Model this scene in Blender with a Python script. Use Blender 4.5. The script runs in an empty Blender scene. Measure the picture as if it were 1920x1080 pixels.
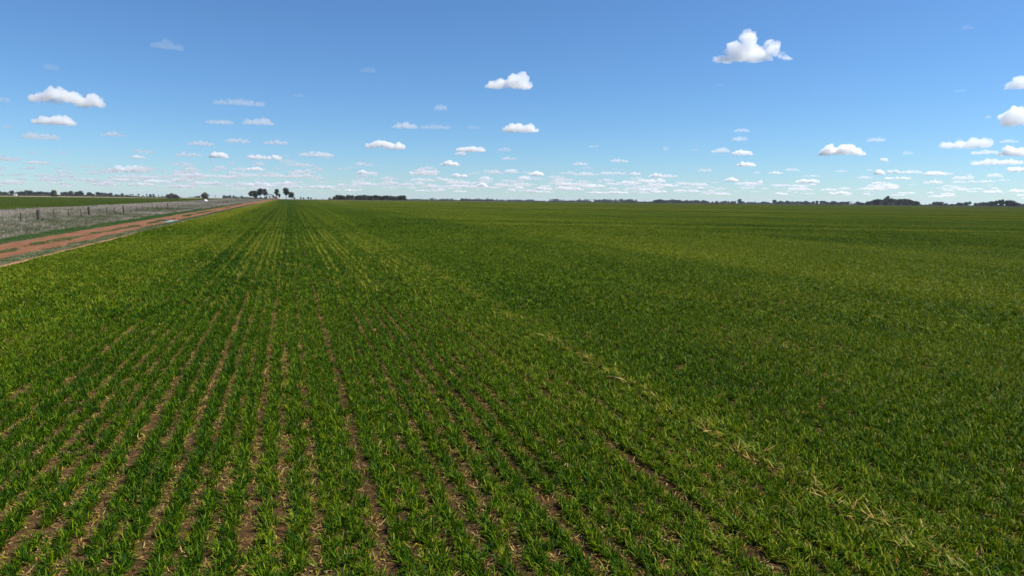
import bpy, math, random
import numpy as np

scene = bpy.context.scene
C = scene.collection
rad = math.radians
# ------------------------------------------------------------------ camera
FPX, HC = 1283.0, 3.3
ROLL = math.atan(.0115)
PITCH = math.atan((540 - 372.5) * math.cos(ROLL) / FPX)
AZ = rad(18.0)                      # camera heading, clockwise from +Y (the crop rows run along Y)
cam_d = bpy.data.cameras.new('camera')
cam_d.sensor_width = 36.0
cam_d.lens = 36.0 * FPX / 1920.0
cam_d.clip_start = 0.1
cam_d.clip_end = 400000.0
cam = bpy.data.objects.new('camera', cam_d)
C.objects.link(cam)
from mathutils import Matrix, Vector, noise
cam.matrix_world = (Matrix.Translation((0, 0, HC)) @ Matrix.Rotation(-AZ, 4, 'Z')
                    @ Matrix.Rotation(rad(90) - PITCH, 4, 'X') @ Matrix.Rotation(ROLL, 4, 'Z'))
scene.camera = cam
# ------------------------------------------------------------------ sky and sun
SUN_AZ, SUN_EL = rad(18 + 85), rad(50)
world = bpy.data.worlds.new('World')
scene.world = world
world.use_nodes = True
wn = world.node_tree
wn.nodes.clear()
sky = wn.nodes.new('ShaderNodeTexSky')
sky.sky_type = 'NISHITA'
sky.sun_disc = False
sky.sun_elevation = SUN_EL
sky.sun_rotation = SUN_AZ
sky.altitude = 2000
sky.air_density = 1.2
sky.dust_density = 0.4
sky.ozone_density = 10.0
bg = wn.nodes.new('ShaderNodeBackground')
bg.inputs['Strength'].default_value = 0.080
wo = wn.nodes.new('ShaderNodeOutputWorld')
tint = wn.nodes.new('ShaderNodeMix')
tint.data_type = 'RGBA'; tint.blend_type = 'MULTIPLY'; tint.inputs[0].default_value = 1.0
tint.inputs[7].default_value = (.87, .99, 1.03, 1)
wn.links.new(sky.outputs[0], tint.inputs[6])
wn.links.new(tint.outputs[2], bg.inputs[0])
wn.links.new(bg.outputs[0], wo.inputs[0])
sd = bpy.data.lights.new('sun', 'SUN')
sd.energy = 5.0
sd.angle = rad(0.53)
sd.color = (1.0, 0.955, 0.89)
sun = bpy.data.objects.new('sun', sd)
C.objects.link(sun)
sv = Vector((math.sin(SUN_AZ) * math.cos(SUN_EL), math.cos(SUN_AZ) * math.cos(SUN_EL), math.sin(SUN_EL)))
sun.rotation_euler = sv.to_track_quat('Z', 'Y').to_euler()
scene.view_settings.view_transform = 'Standard'
scene.view_settings.look = 'None'
scene.view_settings.exposure = 0.66
scene.view_settings.gamma = 1.0
cy = scene.cycles
cy.max_bounces = 32
cy.diffuse_bounces = 3
cy.glossy_bounces = 2
cy.transmission_bounces = 4
cy.volume_bounces = 32
cy.transparent_max_bounces = 128
cy.use_denoising = True
cy.denoiser = 'OPENIMAGEDENOISE'
cy.denoising_input_passes = 'RGB_ALBEDO_NORMAL'
cy.denoising_prefilter = 'ACCURATE'
cy.caustics_reflective = False
cy.caustics_refractive = False

rng = np.random.default_rng(7)
random.seed(7)

# ------------------------------------------------------------------ helpers
def ray(px, py):
    """direction seen at a place of the photograph (1920x1080 pixels)"""
    x, y = px - 960.0, 540.0 - py
    c, s = math.cos(ROLL), math.sin(ROLL)
    xr, yr = x * c - y * s, x * s + y * c
    up = yr * math.cos(PITCH) - FPX * math.sin(PITCH)
    fw = yr * math.sin(PITCH) + FPX * math.cos(PITCH)
    return Vector((xr * math.cos(AZ) + fw * math.sin(AZ), -xr * math.sin(AZ) + fw * math.cos(AZ), up)).normalized()

def eye(px):
    return 361.5 + .0115 * px

def off_axis(px, py):
    d = ray(px, py)
    f = ray(960, 540)
    return d.dot(f)

def az_of(px):
    r = ray(px, eye(px))
    return math.atan2(r.x, r.y)

def tag(o, label=None, cat=None, group=None, kind=None):
    if label: o['label'] = label
    if cat: o['category'] = cat
    if group: o['group'] = group
    if kind: o['kind'] = kind
    return o

def link(o, parent=None):
    C.objects.link(o)
    if parent: o.parent = parent
    return o

def mesh_np(name, v, quads=None, tris=None, mat=None, smooth=False, attrs=None):
    me = bpy.data.meshes.new(name)
    v = np.asarray(v, dtype=np.float32)
    me.vertices.add(len(v))
    me.vertices.foreach_set('co', v.ravel())
    loops, starts, totals, pos = [], [], [], 0
    for f, k in ((quads, 4), (tris, 3)):
        if f is not None and len(f):
            f = np.asarray(f, dtype=np.int32)
            loops.append(f.ravel())
            starts.append(pos + np.arange(len(f), dtype=np.int32) * k)
            totals.append(np.full(len(f), k, dtype=np.int32))
            pos += f.size
    if loops:
        lp = np.concatenate(loops)
        me.loops.add(len(lp))
        me.loops.foreach_set('vertex_index', lp)
        st = np.concatenate(starts)
        me.polygons.add(len(st))
        me.polygons.foreach_set('loop_start', st)
        me.polygons.foreach_set('loop_total', np.concatenate(totals))
        if smooth:
            me.polygons.foreach_set('use_smooth', np.ones(len(st), dtype=bool))
    for k, a in (attrs or {}).items():
        a = np.asarray(a)
        if a.ndim == 2:
            at = me.attributes.new(k, 'FLOAT_VECTOR', 'POINT')
            at.data.foreach_set('vector', a.astype(np.float32).ravel())
        elif a.dtype.kind == 'i':
            at = me.attributes.new(k, 'INT', 'POINT')
            at.data.foreach_set('value', a.astype(np.int32))
        else:
            at = me.attributes.new(k, 'FLOAT', 'POINT')
            at.data.foreach_set('value', a.astype(np.float32))
    me.update(calc_edges=True)
    if mat: me.materials.append(mat)
    return me

class MB:
    """collects simple shapes and links them as one mesh object"""
    def __init__(s): s.v, s.f = [], []
    def box(s, c, size, rz=0.0, taper=1.0, tilt=(0, 0)):
        i = len(s.v)
        for z in (-.5, .5):
            k = 1.0 if z < 0 else taper
            for x, y in ((-.5, -.5), (.5, -.5), (.5, .5), (-.5, .5)):
                X, Y, Z = x * size[0] * k, y * size[1] * k, z * size[2]
                X += tilt[0] * (z + .5) * size[2]; Y += tilt[1] * (z + .5) * size[2]
                s.v.append((c[0] + X * math.cos(rz) - Y * math.sin(rz), c[1] + X * math.sin(rz) + Y * math.cos(rz), c[2] + Z))
        s.f += [(i, i+3, i+2, i+1), (i+4, i+5, i+6, i+7)] + [(i+a, i+(a+1) % 4, i+(a+1) % 4+4, i+a+4) for a in range(4)]
        return s
    def tube(s, p0, p1, r0, r1, n=8, cap=True):
        p0, p1 = Vector(p0), Vector(p1)
        d = (p1 - p0).normalized()
        a = d.orthogonal().normalized(); b = d.cross(a)
        i = len(s.v)
        for p, r in ((p0, r0), (p1, r1)):
            for k in range(n):
                t = 2 * math.pi * k / n
                s.v.append(tuple(p + (a * math.cos(t) + b * math.sin(t)) * r))
        s.f += [(i+k, i+(k+1) % n, i+(k+1) % n+n, i+k+n) for k in range(n)]
        if cap: s.f += [tuple(i+k for k in reversed(range(n))), tuple(i+n+k for k in range(n))]
        return s
    def prism(s, prof, x0, x1):
        """profile in the YZ plane swept along X"""
        i, n = len(s.v), len(prof)
        for x in (x0, x1):
            s.v += [(x, y, z) for y, z in prof]
        s.f += [(i+k, i+(k+1) % n, i+(k+1) % n+n, i+k+n) for k in range(n)]
        s.f += [tuple(i+k for k in reversed(range(n))), tuple(i+n+k for k in range(n))]
        return s
    def lathe(s, prof, n=24, c=(0, 0, 0)):
        i = len(s.v)
        for r, z in prof:
            for k in range(n):
                t = 2 * math.pi * k / n
                s.v.append((c[0] + r * math.cos(t), c[1] + r * math.sin(t), c[2] + z))
        for j in range(len(prof) - 1):
            for k in range(n):
                s.f.append((i+j*n+k, i+j*n+(k+1) % n, i+(j+1)*n+(k+1) % n, i+(j+1)*n+k))
        return s
    def mesh(s, name, mat, smooth=False):
        me = bpy.data.meshes.new(name)
        me.from_pydata(s.v, [], s.f)
        if smooth: me.polygons.foreach_set('use_smooth', [True] * len(me.polygons))
        me.materials.append(mat); me.update()
        return me
    def build(s, name, mat, parent=None, smooth=False):
        return link(bpy.data.objects.new(name, s.mesh(name, mat, smooth)), parent)

def value_noise(x, y, scale, seed=0):
    """smooth 2-D noise in 0..1 (numpy)"""
    r = np.random.default_rng(seed)
    t = r.random((256, 256))
    u, v = np.asarray(x) / scale + 1000.3, np.asarray(y) / scale + 1000.7
    iu, iv = np.floor(u).astype(int), np.floor(v).astype(int)
    fu, fv = u - iu, v - iv
    fu, fv = fu * fu * (3 - 2 * fu), fv * fv * (3 - 2 * fv)
    a, b = t[iu % 256, iv % 256], t[(iu+1) % 256, iv % 256]
    c, d = t[iu % 256, (iv+1) % 256], t[(iu+1) % 256, (iv+1) % 256]
    return (a * (1-fu) + b * fu) * (1-fv) + (c * (1-fu) + d * fu) * fv

def sstep(a, b, x):
    t = np.clip((x - a) / (b - a), 0, 1)
    return t * t * (3 - 2 * t)

# ------------------------------------------------------------------ materials
class NT:
    def __init__(s, name):
        s.m = bpy.data.materials.new(name); s.m.use_nodes = True
        s.t = s.m.node_tree; s.t.nodes.clear()
        s.out = s.n('ShaderNodeOutputMaterial')
    def n(s, t, **kw):
        x = s.t.nodes.new(t)
        for k, v in kw.items():
            if k.startswith('i_'):
                key = k[2:]
                key = int(key) if key.isdigit() else key.replace('_', ' ')
                x.inputs[key].default_value = v
            else: setattr(x, k, v)
        return x
    def l(s, a, b): s.t.links.new(a, b)
    def math(s, op, a, b=None, c=None):
        x = s.n('ShaderNodeMath', operation=op)
        for i, q in enumerate((a, b, c)):
            if q is None: continue
            if isinstance(q, (int, float)): x.inputs[i].default_value = q
            else: s.l(q, x.inputs[i])
        return x.outputs[0]
    def mix(s, f, a, b):
        x = s.n('ShaderNodeMix', data_type='RGBA')
        for i, q in ((0, f), (6, a), (7, b)):
            if isinstance(q, (int, float)): x.inputs[i].default_value = q
            elif isinstance(q, tuple): x.inputs[i].default_value = (*q, 1)
            else: s.l(q, x.inputs[i])
        return x.outputs[2]
    def ramp(s, f, stops):
        x = s.n('ShaderNodeValToRGB')
        e = x.color_ramp.elements
        while len(e) < len(stops): e.new(.5)
        for k, (p, c) in zip(e, stops):
            k.position = p; k.color = (*c, 1) if len(c) == 3 else c
        s.l(f, x.inputs[0]); return x.outputs[0]
    def noise(s, scale, detail=4, rough=.55, vec=None, dist=0):
        x = s.n('ShaderNodeTexNoise')
        x.inputs['Scale'].default_value = scale; x.inputs['Detail'].default_value = detail
        x.inputs['Roughness'].default_value = rough; x.inputs['Distortion'].default_value = dist
        if vec is not None: s.l(vec, x.inputs['Vector'])
        return x.outputs[0]
    def attr(s, name, kind='GEOMETRY'):
        return s.n('ShaderNodeAttribute', attribute_name=name, attribute_type=kind).outputs['Fac']
    def bsdf(s, col, rough=.8, spec=.3, normal=None, metallic=0):
        b = s.n('ShaderNodeBsdfPrincipled')
        if isinstance(col, tuple): b.inputs['Base Color'].default_value = (*col, 1)
        else: s.l(col, b.inputs['Base Color'])
        if isinstance(rough, (int, float)): b.inputs['Roughness'].default_value = rough
        else: s.l(rough, b.inputs['Roughness'])
        b.inputs['Specular IOR Level'].default_value = spec
        b.inputs['Metallic'].default_value = metallic
        if normal is not None: s.l(normal, b.inputs['Normal'])
        return b.outputs[0]
    def bump(s, h, strength=.5, dist=.02):
        x = s.n('ShaderNodeBump'); x.inputs['Strength'].default_value = strength; x.inputs['Distance'].default_value = dist
        s.l(h, x.inputs['Height']); return x.outputs[0]
    def done(s, surf):
        s.l(surf, s.out.inputs['Surface']); return s.m

def leaf_material(name, stops, dry, rough=.5, spec=.06, trans=.20):
    """stops: colour over the yellowness 0..1; dry: colour of dead leaves"""
    t = NT(name)
    yel = t.attr('yel', 'INSTANCER'); tint = t.attr('tint'); d = t.attr('dry')
    f = t.math('ADD', yel, t.math('MULTIPLY', t.math('SUBTRACT', tint, .5), 1.05))
    col = t.ramp(f, stops)
    dcol = t.ramp(tint, dry)
    col = t.mix(d, col, dcol)
    # leaves carry a slightly lighter tip
    b = t.bsdf(col, rough, spec)
    tr = t.n('ShaderNodeBsdfTranslucent')
    hs = t.n('ShaderNodeHueSaturation'); hs.inputs['Value'].default_value = 1.25; hs.inputs['Saturation'].default_value = 1.1
    t.l(col, hs.inputs['Color']); t.l(hs.outputs[0], tr.inputs[0])
    mx = t.n('ShaderNodeMixShader'); mx.inputs[0].default_value = trans
    t.l(b, mx.inputs[1]); t.l(tr.outputs[0], mx.inputs[2])
    return t.done(mx.outputs[0])

M = {}
M['wheat'] = leaf_material('wheat_leaf',
    [(0.0, (.014, .050, .002)), (.35, (.078, .148, .002)), (.6, (.150, .205, .003)), (1.0, (.27, .26, .03))],
    [(0.0, (.24, .11, .03)), (.5, (.36, .22, .06)), (1.0, (.44, .34, .14))])
M['paddock'] = leaf_material('paddock_leaf',
    [(0.0, (.026, .066, .004)), (.5, (.062, .105, .005)), (1.0, (.12, .145, .012))],
    [(0.0, (.25, .2, .1)), (1.0, (.35, .3, .18))])
M['dry_grass'] = leaf_material('dead_grass_stem',
    [(0.0, (.05, .085, .025)), (.35, (.14, .15, .08)), (.65, (.24, .20, .155)), (1.0, (.42, .36, .30))],
    [(0.0, (.13, .09, .075)), (.5, (.30, .25, .20)), (1.0, (.58, .53, .45))], rough=.7, spec=.15, trans=.2)
M['short_grass'] = leaf_material('short_grass_leaf',
    [(0.0, (.025, .10, .008)), (.4, (.05, .11, .02)), (1.0, (.15, .16, .08))],
    [(0.0, (.25, .19, .1)), (1.0, (.4, .34, .22))], rough=.6, spec=.2, trans=.3)

def ground_material():
    t = NT('ground_soil')
    geo = t.n('ShaderNodeNewGeometry'); pos = geo.outputs['Position']
    sep = t.n('ShaderNodeSeparateXYZ'); t.l(pos, sep.inputs[0])
    X, Y = sep.outputs[0], sep.outputs[1]
    n1 = t.noise(1.3, 6, .65, pos); n2 = t.noise(14, 6, .7, pos); n3 = t.noise(60, 3, .6, pos)
    soil = t.ramp(n2, [(.3, (.024, .014, .007)), (.5, (.058, .031, .013)), (.68, (.16, .085, .038))])
    soil = t.mix(t.ramp(n1, [(.35, (0, 0, 0)), (.7, (1, 1, 1))]), soil, t.ramp(n3, [(.3, (.032, .022, .01)), (.7, (.10, .055, .026))]))
    # moss and fallen straw lying on the soil
    straw = t.ramp(t.noise(95, 2, .5, pos, 1.5), [(.60, (0, 0, 0)), (.66, (1, 1, 1))])
    soil = t.mix(t.math('MULTIPLY', straw, .6), soil, (.36, .26, .13))
    # the verge left of the road: grey dry litter
    wob = t.math('MULTIPLY', t.math('SUBTRACT', t.noise(.35, 4, .6, pos), .5), 1.6)
    xw = t.math('ADD', X, wob)
    verge = t.ramp(t.noise(1.1, 6, .7, pos), [(.3, (.06, .065, .03)), (.5, (.11, .10, .06)), (.7, (.20, .165, .125))])
    mr = t.n('ShaderNodeMapRange'); t.l(xw, mr.inputs[0])
    mr.inputs[1].default_value = -12.9; mr.inputs[2].default_value = -12.3; mr.inputs[3].default_value = 1; mr.inputs[4].default_value = 0
    col = t.mix(mr.outputs[0], soil, verge)
    # bare paler orange rim where the drill stopped
    e1 = t.math('SUBTRACT', 1, t.math('MULTIPLY', t.math('ABSOLUTE', t.math('ADD', t.math('ADD', X, t.math('MULTIPLY', wob, .3)), 12.45)), 4.5))
    e1 = t.math('MAXIMUM', e1, 0)
    e1 = t.math('MINIMUM', t.math('MULTIPLY', e1, 2.5), 1)
    col = t.mix(e1, col, (.32, .17, .095))
    # far land past the crop: pale stubble, olive pasture and dull bands
    fx = t.n('ShaderNodeMapping'); fx.inputs['Scale'].default_value = (.0016, .010, 1); t.l(pos, fx.inputs[0])
    fn = t.noise(1.6, 5, .6, fx.outputs[0])
    far = t.ramp(fn, [(.30, (.07, .085, .03)), (.42, (.17, .14, .08)), (.52, (.09, .095, .04)), (.62, (.20, .16, .10)), (.74, (.11, .105, .05))])
    mr2 = t.n('ShaderNodeMapRange'); t.l(Y, mr2.inputs[0])
    mr2.inputs[1].default_value = 611; mr2.inputs[2].default_value = 613
    col = t.mix(mr2.outputs[0], col, far)
    h = t.math('ADD', t.math('MULTIPLY', n2, .7), t.math('MULTIPLY', n3, .3))
    df = t.n('ShaderNodeBsdfDiffuse'); df.inputs['Roughness'].default_value = 1
    t.l(col, df.inputs['Color']); t.l(t.bump(h, .9, .05), df.inputs['Normal'])
    return t.done(df.outputs[0])
M['ground'] = ground_material()

def road_material():
    t = NT('red_dirt')
    tc = t.n('ShaderNodeNewGeometry'); pos = tc.outputs['Position']
    mp = t.n('ShaderNodeMapping'); mp.inputs['Scale'].default_value = (1, .12, 1); t.l(pos, mp.inputs[0])
    a = t.noise(2.2, 5, .6, mp.outputs[0]); b = t.noise(9, 5, .6, pos)
    c1 = t.ramp(a, [(.3, (.135, .055, .026)), (.5, (.18, .077, .038)), (.7, (.235, .11, .058))])
    c2 = t.mix(t.ramp(b, [(.55, (0, 0, 0)), (.75, (1, 1, 1))]), c1, (.22, .12, .07))
    return t.done(t.bsdf(c2, .93, .1, t.bump(b, .5, .04)))
M['road'] = road_material()

def plain(name, col, rough=.6, spec=.3, metallic=0, var=.25, scale=3.0):
    t = NT(name)
    tc = t.n('ShaderNodeTexCoord')
    n = t.noise(scale, 5, .6, tc.outputs['Object'])
    lo = tuple(max(0, c * (1 - var)) for c in col); hi = tuple(min(1, c * (1 + var)) for c in col)
    return t.done(t.bsdf(t.ramp(n, [(.3, lo), (.7, hi)]), rough, spec, t.bump(n, .25, .02), metallic))
M['old_wood'] = plain('weathered_wood', (.085, .07, .06), .9, .1, scale=9)
M['steel'] = plain('rusted_steel', (.025, .018, .016), .7, .3, scale=12)
M['wire'] = plain('galvanised_wire', (.22, .22, .21), .5, .4, .6)
M['bark'] = plain('pale_bark', (.16, .13, .11), .9, .1, scale=1.5, var=.5)
M['white_tank'] = plain('white_poly', (.78, .78, .75), .45, .4, var=.08)
M['red_paint'] = plain('faded_red_paint', (.50, .09, .06), .5, .4, var=.2)
M['cream_paint'] = plain('cream_paint', (.62, .55, .36), .5, .4, var=.1)
M['white_paint'] = plain('white_paint', (.75, .74, .70), .5, .4, var=.08)
M['dark_metal'] = plain('dark_metal', (.035, .035, .04), .5, .4)
M['rubber'] = plain('tyre_rubber', (.022, .022, .022), .85, .2)
M['glass'] = plain('window_glass', (.03, .04, .05), .06, .6, var=.05)
M['roof_iron'] = plain('galvanised_roof', (.45, .45, .45), .5, .4, .2)

def foliage_material(name, stops):
    t = NT(name)
    col = t.ramp(t.attr('tint'), stops)
    rnd = t.n('ShaderNodeObjectInfo').outputs['Random']
    hs = t.n('ShaderNodeHueSaturation'); t.l(col, hs.inputs['Color'])
    t.l(t.math('ADD', .75, t.math('MULTIPLY', rnd, .5)), hs.inputs['Value'])
    b = t.bsdf(hs.outputs[0], .6, .25)
    tr = t.n('ShaderNodeBsdfTranslucent'); t.l(hs.outputs[0], tr.inputs[0])
    mx = t.n('ShaderNodeMixShader'); mx.inputs[0].default_value = .18
    t.l(b, mx.inputs[1]); t.l(tr.outputs[0], mx.inputs[2])
    return t.done(mx.outputs[0])
M['gum'] = foliage_material('gum_foliage', [(0, (.04, .048, .03)), (.5, (.07, .08, .048)), (1, (.13, .125, .075))])
M['olive'] = foliage_material('olive_foliage', [(0, (.07, .075, .03)), (.5, (.13, .12, .055)), (1, (.22, .19, .10))])
M['scrub'] = foliage_material('scrub_foliage', [(0, (.10, .09, .07)), (.5, (.16, .14, .11)), (1, (.24, .21, .17))])

def water_material():
    t = NT('puddle_water')
    geo = t.n('ShaderNodeNewGeometry')
    return t.done(t.bsdf((.16, .12, .10), .03, .8, t.bump(t.noise(6, 2, .5, geo.outputs['Position']), .02, .005)))
M['water'] = water_material()

# ------------------------------------------------------------------ terrain
HX = [0, 100, 300, 450, 620, 760, 1000, 1200, 1400, 1700, 1910]
HD = [3.5, 3.0, 4.4, 4.8, 5.2, 5.3, 5.5, 5.0, 4.4, 3.7, 3.1]     # how far below eye level the distant tree bases stand
HAZ = [az_of(x) for x in HX]
def land_z(az, r):
    d = np.interp(az, HAZ, HD)
    r0 = np.clip(650.0 / np.maximum(np.cos(az), .3), 600, 1050)
    zf = HC - d / FPX * 1800.0
    z = np.where(r < r0, 0.0, (r - r0) / (1800.0 - r0) * zf)
    z = np.where(r > 1800, zf - (r - 1800) * .0045, z)
    return z
def ground_z(x, y):
    return float(land_z(np.array(math.atan2(x, y)), np.array(math.hypot(x, y))))

def build_ground():
    azs = np.radians(np.concatenate([np.linspace(-180, -30, 31)[:-1], np.linspace(-30, 66, 97)[:-1], np.linspace(66, 180, 24)]))
    rs = np.concatenate([[0, 4], np.linspace(8, 60, 14), np.linspace(80, 640, 15), np.linspace(680, 1800, 29), [2400, 3500, 6000, 9000]])
    A, R = np.meshgrid(azs, rs)
    ac = np.where((A < rad(-30)), rad(-30), np.where(A > rad(66), rad(66), A))
    Z = land_z(ac, R)
    V = np.stack([R * np.sin(A), R * np.cos(A), Z], -1).reshape(-1, 3)
    na = len(azs); q = []
    for j in range(len(rs) - 1):
        for i in range(na - 1):
            q.append((j*na+i, (j+1)*na+i, (j+1)*na+i+1, j*na+i+1)[::-1])
    me = mesh_np('ground', V, quads=q, mat=M['ground'], smooth=True)
    # weld centre
    o = link(bpy.data.objects.new('ground', me))
    tag(o, kind='structure')
build_ground()

def wob(y, seed, amp=.26, sc=1.6):
    return (value_noise(np.asarray(y), np.zeros_like(y), sc, seed) - .5) * 2 * amp + (value_noise(np.asarray(y), np.zeros_like(y), sc * 6, seed + 1) - .5) * 2 * amp
def strip(name, xl, xr, z, mat, y0=2.0, y1=680.0, seed=1, label=None):
    ys = np.concatenate([np.arange(y0, 160, .5), np.arange(160, y1, 3.0), [y1]])
    L = xl + wob(ys, seed); R = xr + wob(ys, seed + 50)
    V = np.concatenate([np.stack([L, ys, np.full_like(ys, z)], -1), np.stack([R, ys, np.full_like(ys, z)], -1)])
    n = len(ys)
    q = [(i, n+i, n+i+1, i+1) for i in range(n-1)]
    o = link(bpy.data.objects.new(name, mesh_np(name, V, quads=q, mat=mat)))
    tag(o, kind='structure')
    return o
# the two worn wheel tracks of the road are one sheet; the grass on its crown stands on it
strip('dirt_road', -17.75, -13.85, .006, M['road'], seed=3)

# ------------------------------------------------------------------ leaf blades
def blades(n, base, az, length, width, lean, bend, tint, dry, segs=4, twist=0.5):
    """n curved leaf blades; base (n,3); returns verts, quads, attributes"""
    s = np.linspace(0, 1, segs + 1)
    ang = lean[:, None] + bend[:, None] * s[None, :] ** 1.3          # angle from vertical along the blade
    ds = (length / segs)[:, None]
    dh = np.sin(ang[:, :-1]) * ds; dz = np.cos(ang[:, :-1]) * ds
    H = np.concatenate([np.zeros((n, 1)), np.cumsum(dh, 1)], 1)
    Z = np.concatenate([np.zeros((n, 1)), np.cumsum(dz, 1)], 1)
    Z = np.maximum(Z + base[:, 2:3], .008)
    cx, sx = np.cos(az)[:, None], np.sin(az)[:, None]
    P = np.stack([base[:, 0:1] + H * cx, base[:, 1:2] + H * sx, Z], -1)
    prof = np.array([.55, 1, .9, .6, .08]) if segs == 4 else np.interp(s, [0, .25, .5, .75, 1], [.55, 1, .9, .6, .08])
    tw = (rng.random(n) - .5)[:, None] * 2 * twist * s[None, :] + (rng.random(n) - .5)[:, None] * .8
    wdir = np.stack([-np.sin(az[:, None] + tw), np.cos(az[:, None] + tw), np.sin(tw) * .6], -1)
    off = wdir * (width[:, None] * prof[None, :])[..., None] * .5
    V = np.stack([P - off, P + off], 2).reshape(-1, 3)
    m = (segs + 1) * 2
    b = (np.arange(n) * m)[:, None]
    k = np.arange(segs)[None, :] * 2
    q = np.stack([b + k, b + k + 1, b + k + 3, b + k + 2], -1).reshape(-1, 4)
    return V, q, {'tint': np.repeat(tint, m), 'dry': np.repeat(dry, m)}

def blade_mesh(name, mat, n, sx, sy, len_, wid, lean=(.05, .45), bend=(.2, 1.2), dryfrac=.1, segs=4, drylen=.6, bias=None):
    base = np.stack([rng.normal(0, sx, n) if sx < .5 else rng.uniform(-sx, sx, n), rng.uniform(-sy, sy, n), np.zeros(n)], -1)
    az = rng.uniform(0, 2 * np.pi, n)
    L = rng.uniform(*len_, n); W = rng.uniform(*wid, n)
    le = rng.uniform(*lean, n); be = rng.uniform(*bend, n)
    dry = (rng.random(n) < dryfrac).astype(float)
    le = np.where(dry > 0, rng.uniform(.7, 1.3, n), le); L = np.where(dry > 0, L * drylen, L)
    V, q, a = blades(n, base, az, L, W, le, be, rng.random(n), dry, segs)
    return mesh_np(name, V, quads=q, mat=mat, attrs=a)

def source_collection(name, meshes):
    col = bpy.data.collections.new(name)                 # not linked to the scene: only a source for the stuff
    for i, me in enumerate(meshes):
        col.objects.link(bpy.data.objects.new('%s_%02d' % (name, i), me))
    return col

def scatter(name, col, nvar, pts, rz, scale, yel, label, tilt=.12):
    n = len(pts)
    rot = np.stack([rng.normal(0, tilt, n), rng.normal(0, tilt, n), rz], -1)
    me = mesh_np(name, pts, attrs={'rot': rot, 'scl': scale, 'idx': rng.integers(0, nvar, n), 'yel': yel})
    o = link(bpy.data.objects.new(name, me))
    tag(o, label, 'grass' if 'grass' in name else 'crop', kind='stuff')
    ng = bpy.data.node_groups.new(name + '_scatter', 'GeometryNodeTree')
    ng.interface.new_socket('Geometry', in_out='INPUT', socket_type='NodeSocketGeometry')
    ng.interface.new_socket('Geometry', in_out='OUTPUT', socket_type='NodeSocketGeometry')
    N = ng.nodes; Lk = ng.links
    gi = N.new('NodeGroupInput'); go = N.new('NodeGroupOutput')
    ip = N.new('GeometryNodeInstanceOnPoints'); ci = N.new('GeometryNodeCollectionInfo')
    ci.inputs['Collection'].default_value = col
    ci.inputs['Separate Children'].default_value = True
    ci.inputs['Reset Children'].default_value = True
    def na(nm, typ):
        a = N.new('GeometryNodeInputNamedAttribute'); a.data_type = typ; a.inputs[0].default_value = nm
        return a.outputs[0]
    ip.inputs['Pick Instance'].default_value = True
    Lk.new(gi.outputs[0], ip.inputs['Points']); Lk.new(ci.outputs[0], ip.inputs['Instance'])
    Lk.new(na('idx', 'INT'), ip.inputs['Instance Index'])
    Lk.new(na('rot', 'FLOAT_VECTOR'), ip.inputs['Rotation'])
    Lk.new(na('scl', 'FLOAT'), ip.inputs['Scale'])
    Lk.new(ip.outputs[0], go.inputs[0])
    md = o.modifiers.new('scatter', 'NODES'); md.node_group = ng
    return o

# ------------------------------------------------------------------ the wheat crop
ROW = 0.30
def in_view(x, y, margin=3.0):
    a = np.degrees(np.arctan2(x, y)) - 18.0
    return (np.abs(a) < 37.2 + margin + 60.0 / np.maximum(np.hypot(x, y), 4) * .3) & (y > 1)
def yellow(x, y):
    """how yellow the leaves are, by where they stand in the paddock"""
    n = .55 * value_noise(x, y, 9, 1) + .3 * value_noise(x, y, 2.2, 2) + .15 * value_noise(x, y, 31, 3)
    f = .20 + .32 * (n - .35)
    left = sstep(-4.5, -9.5, x)
    f = f + .14 * left * (.6 + .8 * value_noise(x, y * .25, 3, 4))
    f = f + .42 * left * sstep(60, 140, y) * sstep(-6.5, -9.5, x)
    f = f + .20 * sstep(6, 26, x)
    # pale uneven bands lying across the far right of the paddock
    d = x * math.sin(rad(28)) + y * math.cos(rad(28))
    d = d + 6 * (value_noise(x, y, 60, 5) - .5)
    right = sstep(6, 26, x)
    for d0, w, a in ((88, 1.3, .30), (104, 2.5, .10), (158, 2.6, .26), (183, 5, .24), (216, 3, .2), (262, 7, .26), (330, 9, .2), (430, 14, .24), (520, 10, .2)):
        f = f + 1.5 * a * right * np.exp(-((d - d0) / w) ** 2) * (.4 + 1.1 * value_noise(x, y, 25, 6))
    f = f - .16 * right * np.exp(-((d - 97) / 5) ** 2) - .16 * right * np.exp(-((d - 200) / 9) ** 2)
    f = f + .16 * (value_noise(x, y * .03, 1.1, 22) - .5) + .18 * (value_noise(x, y * .05, 5, 23) - .5) + .08 * (value_noise(x * .6 + y * .3, y * .5, 14, 24) - .5)
    f = f - .14 * sstep(-5, -3.5, x) * sstep(4.5, 3, x)
    tl = tram(x, y)
    f = f + .13 * tl * (.3 + 1.2 * value_noise(x, y, 1.6, 8))
    return f
def tram(x, y):
    xl = 5.55 + .016 * y
    t = np.exp(-((x - xl) / (.28 + .002 * y)) ** 2)
    return t
def vigour(x, y):
    n = .5 * value_noise(x, y, 1.1, 11) + .5 * value_noise(x, y, 4, 12)
    return .78 + .42 * n - .30 * tram(x, y) * value_noise(x, y, 1.3, 9)
rowrng = np.random.default_rng(21)
ROWJIT = rowrng.normal(0, .02, 4096); ROWGAP = rowrng.random(4096)
def merged(x, y):
    """0 where separate drill rows show, 1 where they have closed"""
    m = sstep(3.2, 7.5, x + 1.5 * (value_noise(x, y, 5, 13) - .5))
    m = np.maximum(m, sstep(-2.6, -6.0, x + 1.6 * (value_noise(x, y, 2.5, 25) - .5)))
    return m

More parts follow.
